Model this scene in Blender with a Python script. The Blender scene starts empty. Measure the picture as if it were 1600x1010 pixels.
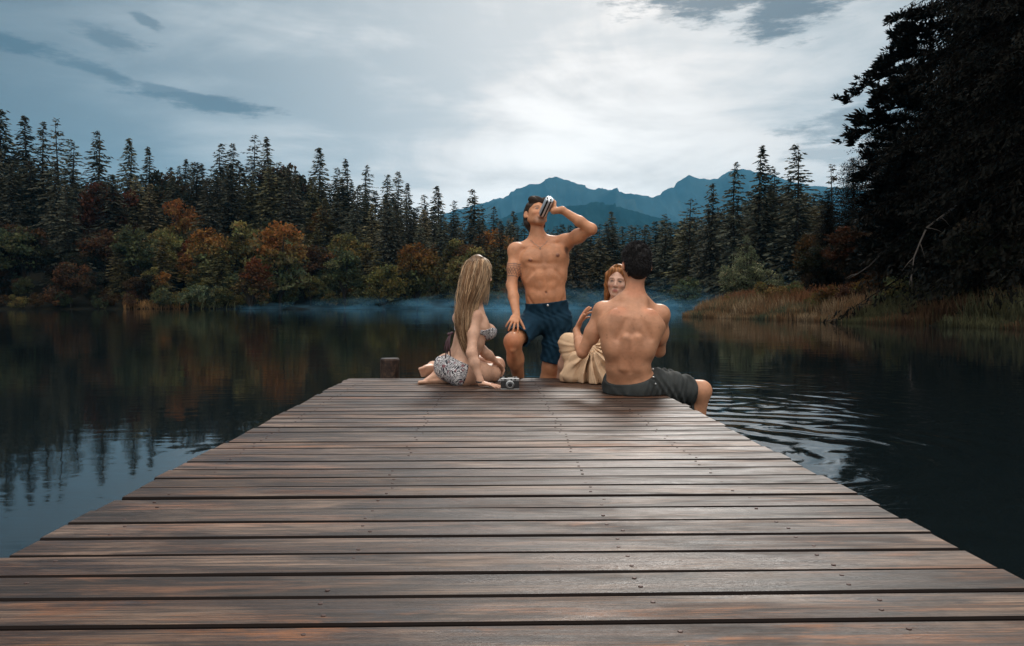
import bpy, math, random
import numpy as np
from mathutils import Vector
R = math.radians
SC = bpy.context.scene
COL = SC.collection

# ------------------------------------------------------------------ camera, world, sun, exposure
CAM_Z, DECK_Z = 0.93, 0.38
F = 1244.0                                  # focal length in pixels of a 1600 px wide picture (28 mm)
cam_d = bpy.data.cameras.new('camera'); cam = bpy.data.objects.new('camera', cam_d); COL.objects.link(cam)
cam_d.lens = 28.0; cam_d.sensor_width = 36.0; cam_d.clip_start = 0.05; cam_d.clip_end = 20000
cam.location = (0, 0, CAM_Z)
cam.rotation_euler = (R(90 - 1.38), 0, R(-1.47))
SC.camera = cam
SUN_EL, SUN_AZ = 34.0, 14.0                 # azimuth clockwise from +y
w = bpy.data.worlds.new('World'); SC.world = w; w.use_nodes = True
nt = w.node_tree; nt.nodes.clear()

def node(nt, typ, ins=None, **kw):
    n = nt.nodes.new(typ)
    for k, v in kw.items(): setattr(n, k, v)
    for k, v in (ins or {}).items():
        s = n.inputs[k]
        if isinstance(v, bpy.types.NodeSocket): nt.links.new(v, s)
        else: s.default_value = v
    return n
def M(nt, op, a, b=None, c=None, clamp=False):
    n = nt.nodes.new('ShaderNodeMath'); n.operation = op; n.use_clamp = clamp
    for i, v in enumerate((a, b, c)):
        if v is None: continue
        if isinstance(v, bpy.types.NodeSocket): nt.links.new(v, n.inputs[i])
        else: n.inputs[i].default_value = v
    return n.outputs[0]
def MR(nt, v, a, b, c=0.0, d=1.0, smooth=False):
    n = nt.nodes.new('ShaderNodeMapRange'); n.clamp = True
    if smooth: n.interpolation_type = 'SMOOTHSTEP'
    nt.links.new(v, n.inputs[0])
    for i, x in enumerate((a, b, c, d)):
        n.inputs[i + 1].default_value = x
    return n.outputs[0]
def MIX(nt, f, a, b, blend='MIX'):
    n = nt.nodes.new('ShaderNodeMix'); n.data_type = 'RGBA'; n.blend_type = blend
    for i, v in ((0, f), (6, a), (7, b)):
        if isinstance(v, bpy.types.NodeSocket): nt.links.new(v, n.inputs[i])
        elif i == 0: n.inputs[0].default_value = v
        else: n.inputs[i].default_value = (*v, 1) if len(v) == 3 else v
    return n.outputs[2]

def build_sky():
    tc = node(nt, 'ShaderNodeTexCoord')
    sep = node(nt, 'ShaderNodeSeparateXYZ', {0: tc.outputs['Generated']})
    x, y, z = sep.outputs
    sky = node(nt, 'ShaderNodeTexSky', sky_type='NISHITA', sun_disc=False, sun_elevation=R(SUN_EL), sun_rotation=R(SUN_AZ))
    # cloud-deck coordinates: a layer seen in perspective, plus a coordinate in azimuth and height
    zz = M(nt, 'ADD', M(nt, 'MAXIMUM', z, 0.0), 0.16)
    cp = node(nt, 'ShaderNodeCombineXYZ', {0: M(nt, 'DIVIDE', x, zz), 1: M(nt, 'MULTIPLY', M(nt, 'DIVIDE', y, zz), 1.0), 2: 3.7})
    az = M(nt, 'ARCTAN2', x, y)
    n1 = node(nt, 'ShaderNodeTexNoise', {'Vector': cp.outputs[0], 'Scale': 1.15, 'Detail': 9.0, 'Roughness': 0.58, 'Distortion': 0.7}).outputs[0]
    cp2 = node(nt, 'ShaderNodeCombineXYZ', {0: M(nt, 'MULTIPLY', az, 3.0), 1: M(nt, 'MULTIPLY', z, 13.0), 2: 1.3})
    n2 = node(nt, 'ShaderNodeTexNoise', {'Vector': cp2.outputs[0], 'Scale': 1.35, 'Detail': 6.0, 'Roughness': 0.55, 'Distortion': 0.35}).outputs[0]
    # glow of the veiled sun
    gx, gy, gz = (math.sin(R(5)) * math.cos(R(17)), math.cos(R(5)) * math.cos(R(17)), math.sin(R(17)))
    dt = M(nt, 'ADD', M(nt, 'ADD', M(nt, 'MULTIPLY', x, gx), M(nt, 'MULTIPLY', y, gy)), M(nt, 'MULTIPLY', z, gz))
    dt = M(nt, 'MAXIMUM', dt, 0.0)
    glow = M(nt, 'POWER', dt, 9.0)
    core = M(nt, 'POWER', dt, 60.0)
    low = M(nt, 'MULTIPLY', MR(nt, z, 0.26, 0.04, 0, 1, True), MR(nt, M(nt, 'ABSOLUTE', M(nt, 'SUBTRACT', az, 0.12)), 0.55, 0.1, 0, 1, True))
    zen = MR(nt, z, 0.62, 0.95, 0, 1, True)
    dim_band = MR(nt, M(nt, 'MULTIPLY', z, MR(nt, y, -.2, .3, 0, 1)), 0.36, 0.52, 1.0, 0.42, True)  # added dark band above the view, dims what the near deck reflects
    back = MR(nt, y, 0.25, -0.6, 0, 1, True)
    br = M(nt, 'ADD', 0.12, M(nt, 'MULTIPLY', glow, 0.52))
    br = M(nt, 'ADD', br, M(nt, 'MULTIPLY', core, 0.07))
    br = M(nt, 'ADD', br, M(nt, 'MULTIPLY', low, 0.30))
    br = M(nt, 'MULTIPLY', br, dim_band)
    br = M(nt, 'ADD', br, M(nt, 'MULTIPLY', zen, SKY_ZEN))
    br = M(nt, 'ADD', br, M(nt, 'MULTIPLY', back, SKY_BACK))
    mott = M(nt, 'ADD', M(nt, 'MULTIPLY', n1, 0.55), M(nt, 'MULTIPLY', n2, 0.45))
    br = M(nt, 'MULTIPLY', br, MR(nt, mott, 0.38, 0.60, 0.74, 1.14, True))
    # separate dark cloud banks: (azimuth, z, half-width, half-height, tilt, strength)
    nd = node(nt, 'ShaderNodeTexNoise', {'Vector': cp2.outputs[0], 'Scale': 5.5, 'Detail': 7.0, 'Roughness': 0.68}).outputs[0]
    nd = M(nt, 'SUBTRACT', nd, 0.5)
    dark = None
    for (a0, z0, wa, wz, tilt, st) in CLOUDS:
        da = M(nt, 'SUBTRACT', az, a0)
        dz = M(nt, 'SUBTRACT', M(nt, 'SUBTRACT', z, z0), M(nt, 'MULTIPLY', da, tilt))
        q = M(nt, 'ADD', M(nt, 'POWER', M(nt, 'ABSOLUTE', M(nt, 'DIVIDE', da, wa)), 2.0), M(nt, 'POWER', M(nt, 'ABSOLUTE', M(nt, 'DIVIDE', dz, wz)), 2.0))
        q = M(nt, 'ADD', M(nt, 'SQRT', q), M(nt, 'MULTIPLY', nd, 3.4))
        m = M(nt, 'MULTIPLY', MR(nt, q, 1.3, 0.45, 0, 1, True), st)
        dark = m if dark is None else M(nt, 'MAXIMUM', dark, m)
    tone = MIX(nt, MR(nt, br, 0.2, 0.62, 0, 1), (0.72, 0.86, 0.92), (1.05, 0.99, 0.93))
    cc = node(nt, 'ShaderNodeVectorMath', {0: tone}, operation='SCALE'); nt.links.new(M(nt, 'MULTIPLY', br, 10.0), cc.inputs['Scale'])
    dk = MIX(nt, dark, cc.outputs[0], (0.50 * 1.1, 0.72 * 1.1, 0.84 * 1.1))
    mx = MIX(nt, 0.93, sky.outputs[0], dk)
    bg = node(nt, 'ShaderNodeBackground', {'Color': mx, 'Strength': 0.1})
    nt.links.new(bg.outputs[0], node(nt, 'ShaderNodeOutputWorld').inputs[0])
SKY_ZEN, SKY_BACK = 1.5, 0.85
CLOUDS = [(-0.54, 0.268, 0.055, 0.0085, -0.10, 0.85), (-0.45, 0.250, 0.055, 0.008, -0.22, 0.7), (-0.38, 0.236, 0.05, 0.008, -0.20, 0.65), (-0.33, 0.228, 0.07, 0.009, -0.06, 0.8),
          (-0.44, 0.285, 0.04, 0.010, -0.2, 0.6), (-0.40, 0.305, 0.02, 0.006, -0.4, 0.6),
          (0.36, 0.33, 0.06, 0.03, 0.0, 0.95), (0.33, 0.355, 0.16, 0.026, 0.0, 0.9), (0.27, 0.345, 0.05, 0.022, 0.0, 0.9), (0.22, 0.335, 0.02, 0.006, 0.2, 0.45),
          (0.44, 0.205, 0.08, 0.02, 0.1, 0.6), (0.05, 0.40, 0.05, 0.012, 0, 0.4), (0.41, 0.17, 0.05, 0.012, 0, 0.4)]
build_sky()
sd = bpy.data.lights.new('sun', 'SUN'); sun = bpy.data.objects.new('sun', sd); COL.objects.link(sun)
sd.energy = 1.5; sd.angle = R(11); sd.color = (1.0, 0.95, 0.88)
sun.rotation_euler = (R(90 - SUN_EL), 0, R(180 - SUN_AZ))
sun.location = (0, 0, 60)
vs = SC.view_settings; vs.view_transform = 'Standard'; vs.look = 'None'; vs.exposure = 0.65; vs.gamma = 1.0; vs.use_curve_mapping = False
try: SC.render.engine = 'CYCLES'
except Exception: pass
SC.cycles.use_denoising = True
SC.cycles.max_bounces = 8; SC.cycles.diffuse_bounces = 3; SC.cycles.glossy_bounces = 3; SC.cycles.transparent_max_bounces = 6
SC.cycles.volume_bounces = 1
SC.cycles.sample_clamp_indirect = 4.0

# ------------------------------------------------------------------ helpers
CR = cam.rotation_euler.to_matrix()
def P(u, v, Y):                              # a point on the ray of a pixel, Y metres ahead
    d = CR @ Vector(((u - 800) / F, (505 - v) / F, -1.0))
    return np.array(cam.location) + np.array(d) * (Y / d.y)
def props(o, label=None, cat=None, group=None, kind=None):
    if label: o['label'] = label
    if cat: o['category'] = cat
    if group: o['group'] = group
    if kind: o['kind'] = kind
    return o
def empty(name, loc=(0, 0, 0)):
    o = bpy.data.objects.new(name, None); COL.objects.link(o); o.location = loc; o.empty_display_size = 0.2
    return o
def link(name, me, parent=None, mats=()):
    o = bpy.data.objects.new(name, me); COL.objects.link(o)
    if parent is not None:
        o.parent = parent; o.location = (0, 0, 0) if parent.parent else tuple(-c for c in parent.location)
    for m in mats: me.materials.append(m)
    return o
def mesh_np(name, V, Fc, cols=None, smooth=True, midx=None):
    V = np.asarray(V, np.float32)
    me = bpy.data.meshes.new(name)
    if isinstance(Fc, np.ndarray):
        k = Fc.shape[1]; nf = len(Fc)
        me.vertices.add(len(V)); me.vertices.foreach_set('co', V.ravel())
        me.loops.add(nf * k); me.loops.foreach_set('vertex_index', Fc.astype(np.int32).ravel())
        me.polygons.add(nf); me.polygons.foreach_set('loop_start', np.arange(0, nf * k, k, dtype=np.int32))
        try: me.polygons.foreach_set('loop_total', np.full(nf, k, np.int32))
        except Exception: pass
        me.update(calc_edges=True)
    else:
        me.from_pydata([tuple(map(float, v)) for v in V], [], Fc); me.update()
    if cols is not None:
        a = me.color_attributes.new('Col', 'FLOAT_COLOR', 'POINT')
        c = np.ones((len(V), 4), np.float32); c[:, :3] = np.asarray(cols)[:, :3]
        a.data.foreach_set('color', c.ravel())
    if smooth: me.polygons.foreach_set('use_smooth', np.ones(len(me.polygons), bool))
    if midx is not None: me.polygons.foreach_set('material_index', np.asarray(midx, np.int32))
    me.validate()
    return me
class MB:                                    # gathers shapes into one mesh
    def __init__(s): s.v = []; s.f = []; s.m = []; s.c = []
    def add(s, V, Fc, mi=0, col=(1, 1, 1)):
        b = len(s.v); s.v.extend([tuple(map(float, p)) for p in V]); s.c.extend([col] * len(V))
        for f in Fc: s.f.append([i + b for i in f]); s.m.append(mi)
    def box(s, c, h, mi=0, col=(1, 1, 1), bev=0.0, rot=None):
        c = np.array(c, float); h = np.array(h, float); b = bev
        V = []; 
        if b <= 0:
            V = [np.array((x, y, z)) * h for x in (-1, 1) for y in (-1, 1) for z in (-1, 1)]
            Fc = [(0, 1, 3, 2), (4, 6, 7, 5), (0, 4, 5, 1), (2, 3, 7, 6), (0, 2, 6, 4), (1, 5, 7, 3)]
        else:                                # bevelled box: 24 vertices
            idx = {}
            for sx in (-1, 1):
                for sy in (-1, 1):
                    for sz in (-1, 1):
                        for ax in range(3):
                            p = np.array((sx, sy, sz)) * (h - b); p[ax] = (sx, sy, sz)[ax] * h[ax]
                            idx[(sx, sy, sz, ax)] = len(V); V.append(p)
            Fc = []
            for ax in range(3):
                o = [a for a in range(3) if a != ax]
                for sg in (-1, 1):
                    q = []
                    for a, bb in ((-1, -1), (1, -1), (1, 1), (-1, 1)):
                        k = [0, 0, 0]; k[ax] = sg; k[o[0]] = a; k[o[1]] = bb; q.append(idx[(*k, ax)])
                    flip = (sg == 1) != (ax == 1)
                    Fc.append(q if flip else q[::-1])
            for ax in range(3):
                o = [a for a in range(3) if a != ax]
                for a in (-1, 1):
                    for bb in (-1, 1):
                        k0 = [0, 0, 0]; k0[o[0]] = a; k0[o[1]] = bb; k1 = list(k0); k0[ax] = -1; k1[ax] = 1
                        Fc.append([idx[(*k0, o[0])], idx[(*k1, o[0])], idx[(*k1, o[1])], idx[(*k0, o[1])]])
            for sx in (-1, 1):
                for sy in (-1, 1):
                    for sz in (-1, 1): Fc.append([idx[(sx, sy, sz, a)] for a in range(3)])
        if rot is not None: V = [rot @ p for p in V]
        s.add([p + c for p in V], Fc, mi, col)
    def tube(s, pts, rad, n=8, mi=0, col=(1, 1, 1), cap=True):
        pts = [np.array(p, float) for p in pts]; rad = [rad] * len(pts) if np.isscalar(rad) else rad
        V = []; Fc = []
        a = None
        for i, p in enumerate(pts):
            t = pts[min(i + 1, len(pts) - 1)] - pts[max(i - 1, 0)]; t = t / (np.linalg.norm(t) + 1e-9)
            if a is None: a = np.cross(t, (0, 0, 1.0) if abs(t[2]) < .9 else (1.0, 0, 0))
            a = a - t * a.dot(t); a /= np.linalg.norm(a) + 1e-9; b = np.cross(t, a)
            for k in range(n):
                w_ = 2 * math.pi * k / n; V.append(p + rad[i] * (a * math.cos(w_) + b * math.sin(w_)))
        for i in range(len(pts) - 1):
            for k in range(n): Fc.append([i * n + k, i * n + (k + 1) % n, (i + 1) * n + (k + 1) % n, (i + 1) * n + k])
        if cap: Fc.append(list(range(n))[::-1]); Fc.append([(len(pts) - 1) * n + k for k in range(n)])
        s.add(V, Fc, mi, col)
    def lathe(s, org, axis, prof, n=20, mi=0, col=(1, 1, 1)):
        axis = np.array(axis, float); axis /= np.linalg.norm(axis); a = np.cross(axis, (0, 0, 1.0) if abs(axis[2]) < .9 else (1.0, 0, 0)); a /= np.linalg.norm(a); b = np.cross(axis, a)
        V = []; Fc = []
        for (r, h) in prof:
            for k in range(n):
                t = 2 * math.pi * k / n; V.append(np.array(org) + axis * h + r * (a * math.cos(t) + b * math.sin(t)))
        for i in range(len(prof) - 1):
            for k in range(n): Fc.append([i * n + k, i * n + (k + 1) % n, (i + 1) * n + (k + 1) % n, (i + 1) * n + k])
        Fc.append(list(range(n))[::-1]); Fc.append([(len(prof) - 1) * n + k for k in range(n)])
        s.add(V, Fc, mi, col)
    def build(s, name, mats, parent=None, smooth=False):
        me = mesh_np(name, s.v, s.f, s.c, smooth, s.m)
        return link(name, me, parent, mats if isinstance(mats, (list, tuple)) else [mats])

def mat(name, base=(0.5, 0.5, 0.5), rough=0.6, attr=False, bump=None, spec=0.5, metal=0.0, var=0.0, sss=0.0, noise_scale=None, objrand=0.0, trans=0.0, coat=0.0):
    m = bpy.data.materials.new(name); m.use_nodes = True; t = m.node_tree; t.nodes.clear()
    out = node(t, 'ShaderNodeOutputMaterial')
    b = node(t, 'ShaderNodeBsdfPrincipled', {'Roughness': rough, 'Specular IOR Level': spec, 'Metallic': metal})
    tc = node(t, 'ShaderNodeTexCoord')
    if attr:
        a = node(t, 'ShaderNodeAttribute', attribute_name='Col').outputs['Color']
        c = MIX(t, 1.0, a, base, 'MULTIPLY')
    else: c = MIX(t, 1.0, (1, 1, 1), base, 'MULTIPLY')
    if var:
        n = node(t, 'ShaderNodeTexNoise', {'Vector': tc.outputs['Object'], 'Scale': noise_scale or 8.0, 'Detail': 5.0, 'Roughness': 0.6}).outputs[0]
        hs = node(t, 'ShaderNodeHueSaturation', {'Color': c, 'Value': MR(t, n, 0.25, 0.75, 1 - var, 1 + var)}); c = hs.outputs[0]
    if objrand:
        oi = node(t, 'ShaderNodeObjectInfo').outputs['Random']
        hs = node(t, 'ShaderNodeHueSaturation', {'Color': c, 'Hue': MR(t, oi, 0, 1, 0.5 - 0.03 * objrand, 0.5 + 0.02 * objrand), 'Value': MR(t, M(t, 'FRACT', M(t, 'MULTIPLY', oi, 7.31)), 0, 1, 1 - 0.4 * objrand, 1 + 0.4 * objrand)}); c = hs.outputs[0]
    t.links.new(c, b.inputs['Base Color'])
    if sss:
        b.inputs['Subsurface Weight'].default_value = sss; b.inputs['Subsurface Radius'].default_value = (0.020, 0.007, 0.003); b.inputs['Subsurface Scale'].default_value = 1.0
    if coat: b.inputs['Coat Weight'].default_value = coat; b.inputs['Coat Roughness'].default_value = 0.15
    if bump:
        sc_, st, dist = bump
        n = node(t, 'ShaderNodeTexNoise', {'Vector': tc.outputs['Object'], 'Scale': sc_, 'Detail': 4.0})
        bp = node(t, 'ShaderNodeBump', {'Height': n.outputs[0], 'Strength': st, 'Distance': dist}); t.links.new(bp.outputs[0], b.inputs['Normal'])
    sh = b.outputs[0]
    if trans:
        tr = node(t, 'ShaderNodeBsdfTranslucent', {'Color': c})
        sh = node(t, 'ShaderNodeMixShader', {0: trans, 1: sh, 2: tr.outputs[0]}).outputs[0]
    t.links.new(sh, out.inputs[0])
    return m
def unit(a): return a / (np.linalg.norm(a, axis=-1, keepdims=True) + 1e-9)

# ------------------------------------------------------------------ lake, ground, mountains
LAKE = np.array([(-90, -80), (-96, 40), (-88, 100), (-84, 130), (-62, 142), (-30, 150), (0, 156), (25, 163), (44, 160), (44, 130), (33, 100), (23, 75), (16.6, 63),
                 (14.3, 57.5), (15.4, 50), (17.6, 42), (18.6, 34), (19.9, 28), (22, 15), (26, -10), (30, -80)], float)
def lake_dist(x, y):                          # > 0 on land, metres from the shore
    x = np.asarray(x, float); y = np.asarray(y, float)
    d = np.full(x.shape, 1e9); inside = np.zeros(x.shape, bool)
    n = len(LAKE)
    for i in range(n):
        a = LAKE[i]; b = LAKE[(i + 1) % n]; e = b - a
        t = np.clip(((x - a[0]) * e[0] + (y - a[1]) * e[1]) / e.dot(e), 0, 1)
        d = np.minimum(d, np.hypot(x - a[0] - t * e[0], y - a[1] - t * e[1]))
        c = ((a[1] > y) != (b[1] > y)) & (x < (b[0] - a[0]) * (y - a[1]) / (b[1] - a[1] + 1e-12) + a[0])
        inside ^= c
    return np.where(inside, -d, d)
def wob(x, y):
    return np.sin(x * .11 + 1.3) * np.cos(y * .09) * .5 + np.sin(x * .27 + y * .21) * .25 + np.sin(x * .043 - y * .037 + 2) * .6
def ground_z(x, y):
    x = np.asarray(x, float); y = np.asarray(y, float)
    d = lake_dist(x, y) + wob(x * 4, y * 4) * .35
    az = np.degrees(np.arctan2(x, y))
    s = np.interp(az, [-60, -33, -24, -16, -9, -3, 3, 14, 20, 26, 34, 60], [.34, .36, .36, .34, .25, .11, .03, .03, .05, .22, .40, .45])
    hill = s * np.maximum(d - 4, 0); lim = 26.0; hill = lim * (1 - np.exp(-hill / lim))
    far = np.clip((d - 200) / 300, 0, 1)
    z = np.where(d > 0, 0.55 * (1 - np.exp(-d / 1.6)) + hill * (1 - 0.8 * far) + wob(x, y) * .5 * np.clip(d / 12, 0, 1), np.maximum(-1.6, d * .5))
    return z
def build_ground():
    rr = np.concatenate([np.linspace(6, 120, 90), np.geomspace(122, 420, 70), np.geomspace(440, 13000, 24)])
    aa = np.concatenate([np.linspace(-180, -50, 40, endpoint=False), np.linspace(-50, 50, 230, endpoint=False), np.linspace(50, 180, 40, endpoint=False)])
    A, RR = np.meshgrid(np.radians(aa), rr); X = np.sin(A) * RR; Y = np.cos(A) * RR
    Z = ground_z(X, Y)
    na = len(aa); nr = len(rr)
    V = np.stack([X, Y, Z], -1).reshape(-1, 3)
    i, j = np.meshgrid(np.arange(nr - 1), np.arange(na), indexing='ij'); j2 = (j + 1) % na
    Fq = np.stack([i * na + j, i * na + j2, (i + 1) * na + j2, (i + 1) * na + j], -1).reshape(-1, 4)[:, ::-1]
    V = np.concatenate([V, [[0, 0, -1.6]]])
    tri = [[len(V) - 1, (k + 1) % na, k] for k in range(na)]
    faces = Fq.tolist() + [t[::-1] for t in tri]
    me = mesh_np('ground', V, faces)
    m = mat('forest_floor', (0.013, 0.012, 0.008), 0.95, var=0.5, noise_scale=0.35, bump=(2.0, 0.6, 0.2), spec=0.05)
    props(link('ground', me, None, [m]), kind='structure')
build_ground()

def build_mountains():
    prof = [(690, 336), (745, 320), (768, 314), (790, 309), (812, 298), (835, 289), (855, 280), (873, 276), (888, 281), (905, 288), (920, 296), (930, 297), (942, 293), (953, 297), (968, 297), (985, 301),
            (1003, 303), (1020, 307), (1035, 306), (1047, 296), (1062, 284), (1078, 273), (1088, 278), (1100, 281), (1122, 281), (1135, 270), (1158, 263), (1178, 265), (1200, 268), (1222, 275), (1245, 282), (1290, 296), (1420, 320), (1700, 300), (2100, 330)]
    prof2 = [(300, 440), (600, 410), (700, 372), (770, 345), (830, 328), (880, 322), (930, 318), (975, 322), (1005, 332), (1045, 342), (1100, 352), (1180, 372), (1260, 400), (1500, 430)]
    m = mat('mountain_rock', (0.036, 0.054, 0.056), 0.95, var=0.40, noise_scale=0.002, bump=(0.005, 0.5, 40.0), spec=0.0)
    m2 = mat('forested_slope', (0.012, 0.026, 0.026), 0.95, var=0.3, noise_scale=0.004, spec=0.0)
    def ridge(name, pr, Y0, wid, seed, rough):
        rng = np.random.RandomState(seed)
        us = np.linspace(pr[0][0], pr[-1][0], 520)
        vv = np.interp(us, [p[0] for p in pr], [p[1] for p in pr])
        vv = vv + (np.interp(us, np.linspace(us[0], us[-1], 330), rng.randn(330)) * 1.0 + np.interp(us, np.linspace(us[0], us[-1], 120), rng.randn(120)) * .9) * rough
        xs = (us - 768) / F * Y0; hs = (475 - vv) / F * Y0 + CAM_Z
        k = np.concatenate([np.linspace(-1, 0, 46), np.linspace(0.04, 1, 14)])
        # spurs running down towards the viewer
        spur = np.zeros((len(k), len(us)))
        for o in range(5):
            f = 2 ** o; ph = rng.rand(3) * 6.28
            sl = 0.9 * np.sin(2.1 * k[:, None] * f + ph[2])
            spur += (1 - np.abs(np.sin(xs[None, :] / Y0 * 21 * f * (1 + .05 * o) + ph[0] + sl)) * 2) / f ** .9
        X = np.repeat(xs[None], len(k), 0) + spur * Y0 * .004
        Yy = Y0 + k[:, None] * wid + 0 * X
        fall = np.where(k < 0, (1 - np.abs(k)) ** 1.0, 1 - k)[:, None]
        Z = hs[None] * fall + spur * Y0 * .020 * np.sin(np.pi * np.clip(np.abs(k) ** .7, 0, 1))[:, None]
        Z = Z - 4
        n = len(us); V = np.stack([X, Yy, Z], -1).reshape(-1, 3)
        i, j = np.meshgrid(np.arange(len(k) - 1), np.arange(n - 1), indexing='ij')
        Fq = np.stack([i * n + j, i * n + j + 1, (i + 1) * n + j + 1, (i + 1) * n + j], -1).reshape(-1, 4)
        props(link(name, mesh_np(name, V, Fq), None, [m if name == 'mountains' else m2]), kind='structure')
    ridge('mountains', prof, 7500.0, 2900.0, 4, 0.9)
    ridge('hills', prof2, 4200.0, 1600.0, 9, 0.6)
build_mountains()

def build_haze():
    b = MB(); b.box((0, 5500, 698.5), (9000, 7600, 701.5))
    m = bpy.data.materials.new('haze_air'); m.use_nodes = True; t = m.node_tree; t.nodes.clear()
    v = node(t, 'ShaderNodeVolumePrincipled', {'Color': (0.09, 0.44, 0.74, 1), 'Density': HAZE_D, 'Anisotropy': 0.0})
    t.links.new(v.outputs[0], node(t, 'ShaderNodeOutputMaterial').inputs['Volume'])
    props(b.build('haze', m), kind='stuff')
HAZE_D = 0.000058
build_haze()

def build_water():
    g = 12000.0
    V = []; xs = [-g, -200, -60, 60, 200, g]; ys = [-600, -20, 30, 200, 600, g]
    for yy in ys:
        for xx in xs: V.append((xx, yy, 0))
    Fq = [[j * 6 + i, j * 6 + i + 1, (j + 1) * 6 + i + 1, (j + 1) * 6 + i] for j in range(5) for i in range(5)]
    m = bpy.data.materials.new('lake_water'); m.use_nodes = True; t = m.node_tree; t.nodes.clear()
    tc = node(t, 'ShaderNodeTexCoord'); ob = tc.outputs['Object']
    sep = node(t, 'ShaderNodeSeparateXYZ', {0: ob}); x, y = sep.outputs[0], sep.outputs[1]
    def noise(sx, sy, det, off=0.0, dist=0.0):
        mp = node(t, 'ShaderNodeMapping', {'Vector': ob, 'Scale': (sx, sy, 1), 'Location': (off, off, 0)})
        return node(t, 'ShaderNodeTexNoise', {'Vector': mp.outputs[0], 'Scale': 1.0, 'Detail': det, 'Roughness': .5, 'Distortion': dist}).outputs[0]
    h = M(t, 'MULTIPLY', noise(0.55, 1.9, 2.0), 0.0021)                                     # long lazy swell
    h = M(t, 'ADD', h, M(t, 'MULTIPLY', noise(2.6, 6.5, 2.0, 5.0, .3), 0.0008))
    # stronger ripples behind the dock and at its right-hand side, spreading from the legs in the water
    nn = noise(1.3, 1.3, 2.0, 9.0)
    for (cx, cy, lam, amp, ext) in RINGS:
        dx = M(t, 'SUBTRACT', x, cx); dy = M(t, 'SUBTRACT', y, cy)
        r = M(t, 'SQRT', M(t, 'ADD', M(t, 'MULTIPLY', dx, dx), M(t, 'MULTIPLY', dy, dy)))
        ph = M(t, 'ADD', M(t, 'MULTIPLY', r, 6.2832 / lam), M(t, 'MULTIPLY', nn, 13.0))
        env = M(t, 'EXPONENT', M(t, 'MULTIPLY', r, -1.0 / ext))
        env = M(t, 'MULTIPLY', env, MR(t, x, -2.2, -.6, 0.12, 1.0))
        env = M(t, 'MULTIPLY', env, MR(t, noise(0.7, 1.6, 2.0, cx + 3), 0.38, 0.62, 0.15, 1.3))
        h = M(t, 'ADD', h, M(t, 'MULTIPLY', M(t, 'MULTIPLY', M(t, 'SINE', ph), env), amp))
    rest = M(t, 'MULTIPLY', M(t, 'MULTIPLY', noise(1.4, 9.0, 3.0, 20.0), MR(t, noise(.12, .3, 2.0, 31.0), .45, .62, 0.0, 1.0)), 0.0022)
    h = M(t, 'ADD', h, rest)
    bp = node(t, 'ShaderNodeBump', {'Height': h, 'Strength': 1.0, 'Distance': 1.0})
    b = node(t, 'ShaderNodeBsdfPrincipled', {'Base Color': (0.0045, 0.0075, 0.0085, 1), 'Roughness': 0.035, 'IOR': 1.42, 'Normal': bp.outputs[0]})
    t.links.new(b.outputs[0], node(t, 'ShaderNodeOutputMaterial').inputs[0])
    me = mesh_np('water', V, Fq, smooth=False)
    props(link('water', me, None, [m]), kind='structure')
RINGS = [(1.30, 5.05, 0.30, 0.0060, 1.9), (0.30, 6.25, 0.26, 0.0070, 1.1), (2.2, 7.6, 0.38, 0.0028, 1.8)]
build_water()

def build_mist():
    m = bpy.data.materials.new('mist_vapour'); m.use_nodes = True; t = m.node_tree; t.nodes.clear()
    tc = node(t, 'ShaderNodeTexCoord'); z = node(t, 'ShaderNodeSeparateXYZ', {0: tc.outputs['Object']}).outputs[2]
    mp = node(t, 'ShaderNodeMapping', {'Vector': tc.outputs['Object'], 'Scale': (.22, .12, .9)})
    nz_ = node(t, 'ShaderNodeTexNoise', {'Vector': mp.outputs[0], 'Scale': 1.0, 'Detail': 4.0, 'Roughness': .6}).outputs[0]
    dn = M(t, 'MULTIPLY', M(t, 'MULTIPLY', MR(t, nz_, .40, .66, 0.0, 2.6), M(t, 'EXPONENT', M(t, 'MULTIPLY', z, -.45))), MIST_D)
    v = node(t, 'ShaderNodeVolumePrincipled', {'Color': (0.16, 0.43, 0.64, 1), 'Density': dn, 'Anisotropy': 0.0})
    t.links.new(v.outputs[0], node(t, 'ShaderNodeOutputMaterial').inputs['Volume'])
    for (u, Y, w_, hgt, dep) in [(600, 130, 26, 1.8, 4), (745, 120, 14, 3.0, 5), (905, 117, 14, 4.2, 6), (1050, 112, 10, 3.0, 5.0), (930, 132, 26, 5.0, 5), (1215, 100, 4, 6.0, 4)]:
        V = []; nu, nv = 28, 12
        x0 = (u - 768) / F * Y
        for a in range(nv + 1):
            for b_ in range(nu):
                th = math.pi * a / nv; p = 2 * math.pi * b_ / nu
                k = 1 + .12 * math.sin(3 * p + u) * math.sin(th)
                V.append((x0 + w_ * k * math.sin(th) * math.cos(p), Y + dep * math.sin(th) * math.sin(p), 0.05 + (hgt * (1 + .25 * math.sin(2.3 * p + u)) if math.cos(th) > 0 else 0.04) * math.cos(th)))
        Fq = [[a * nu + b_, a * nu + (b_ + 1) % nu, (a + 1) * nu + (b_ + 1) % nu, (a + 1) * nu + b_] for a in range(nv) for b_ in range(nu)]
        props(link('mist', mesh_np('mist', V, [f[::-1] for f in Fq]), None, [m]), kind='stuff')
MIST_D = 0.021
build_mist()

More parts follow.
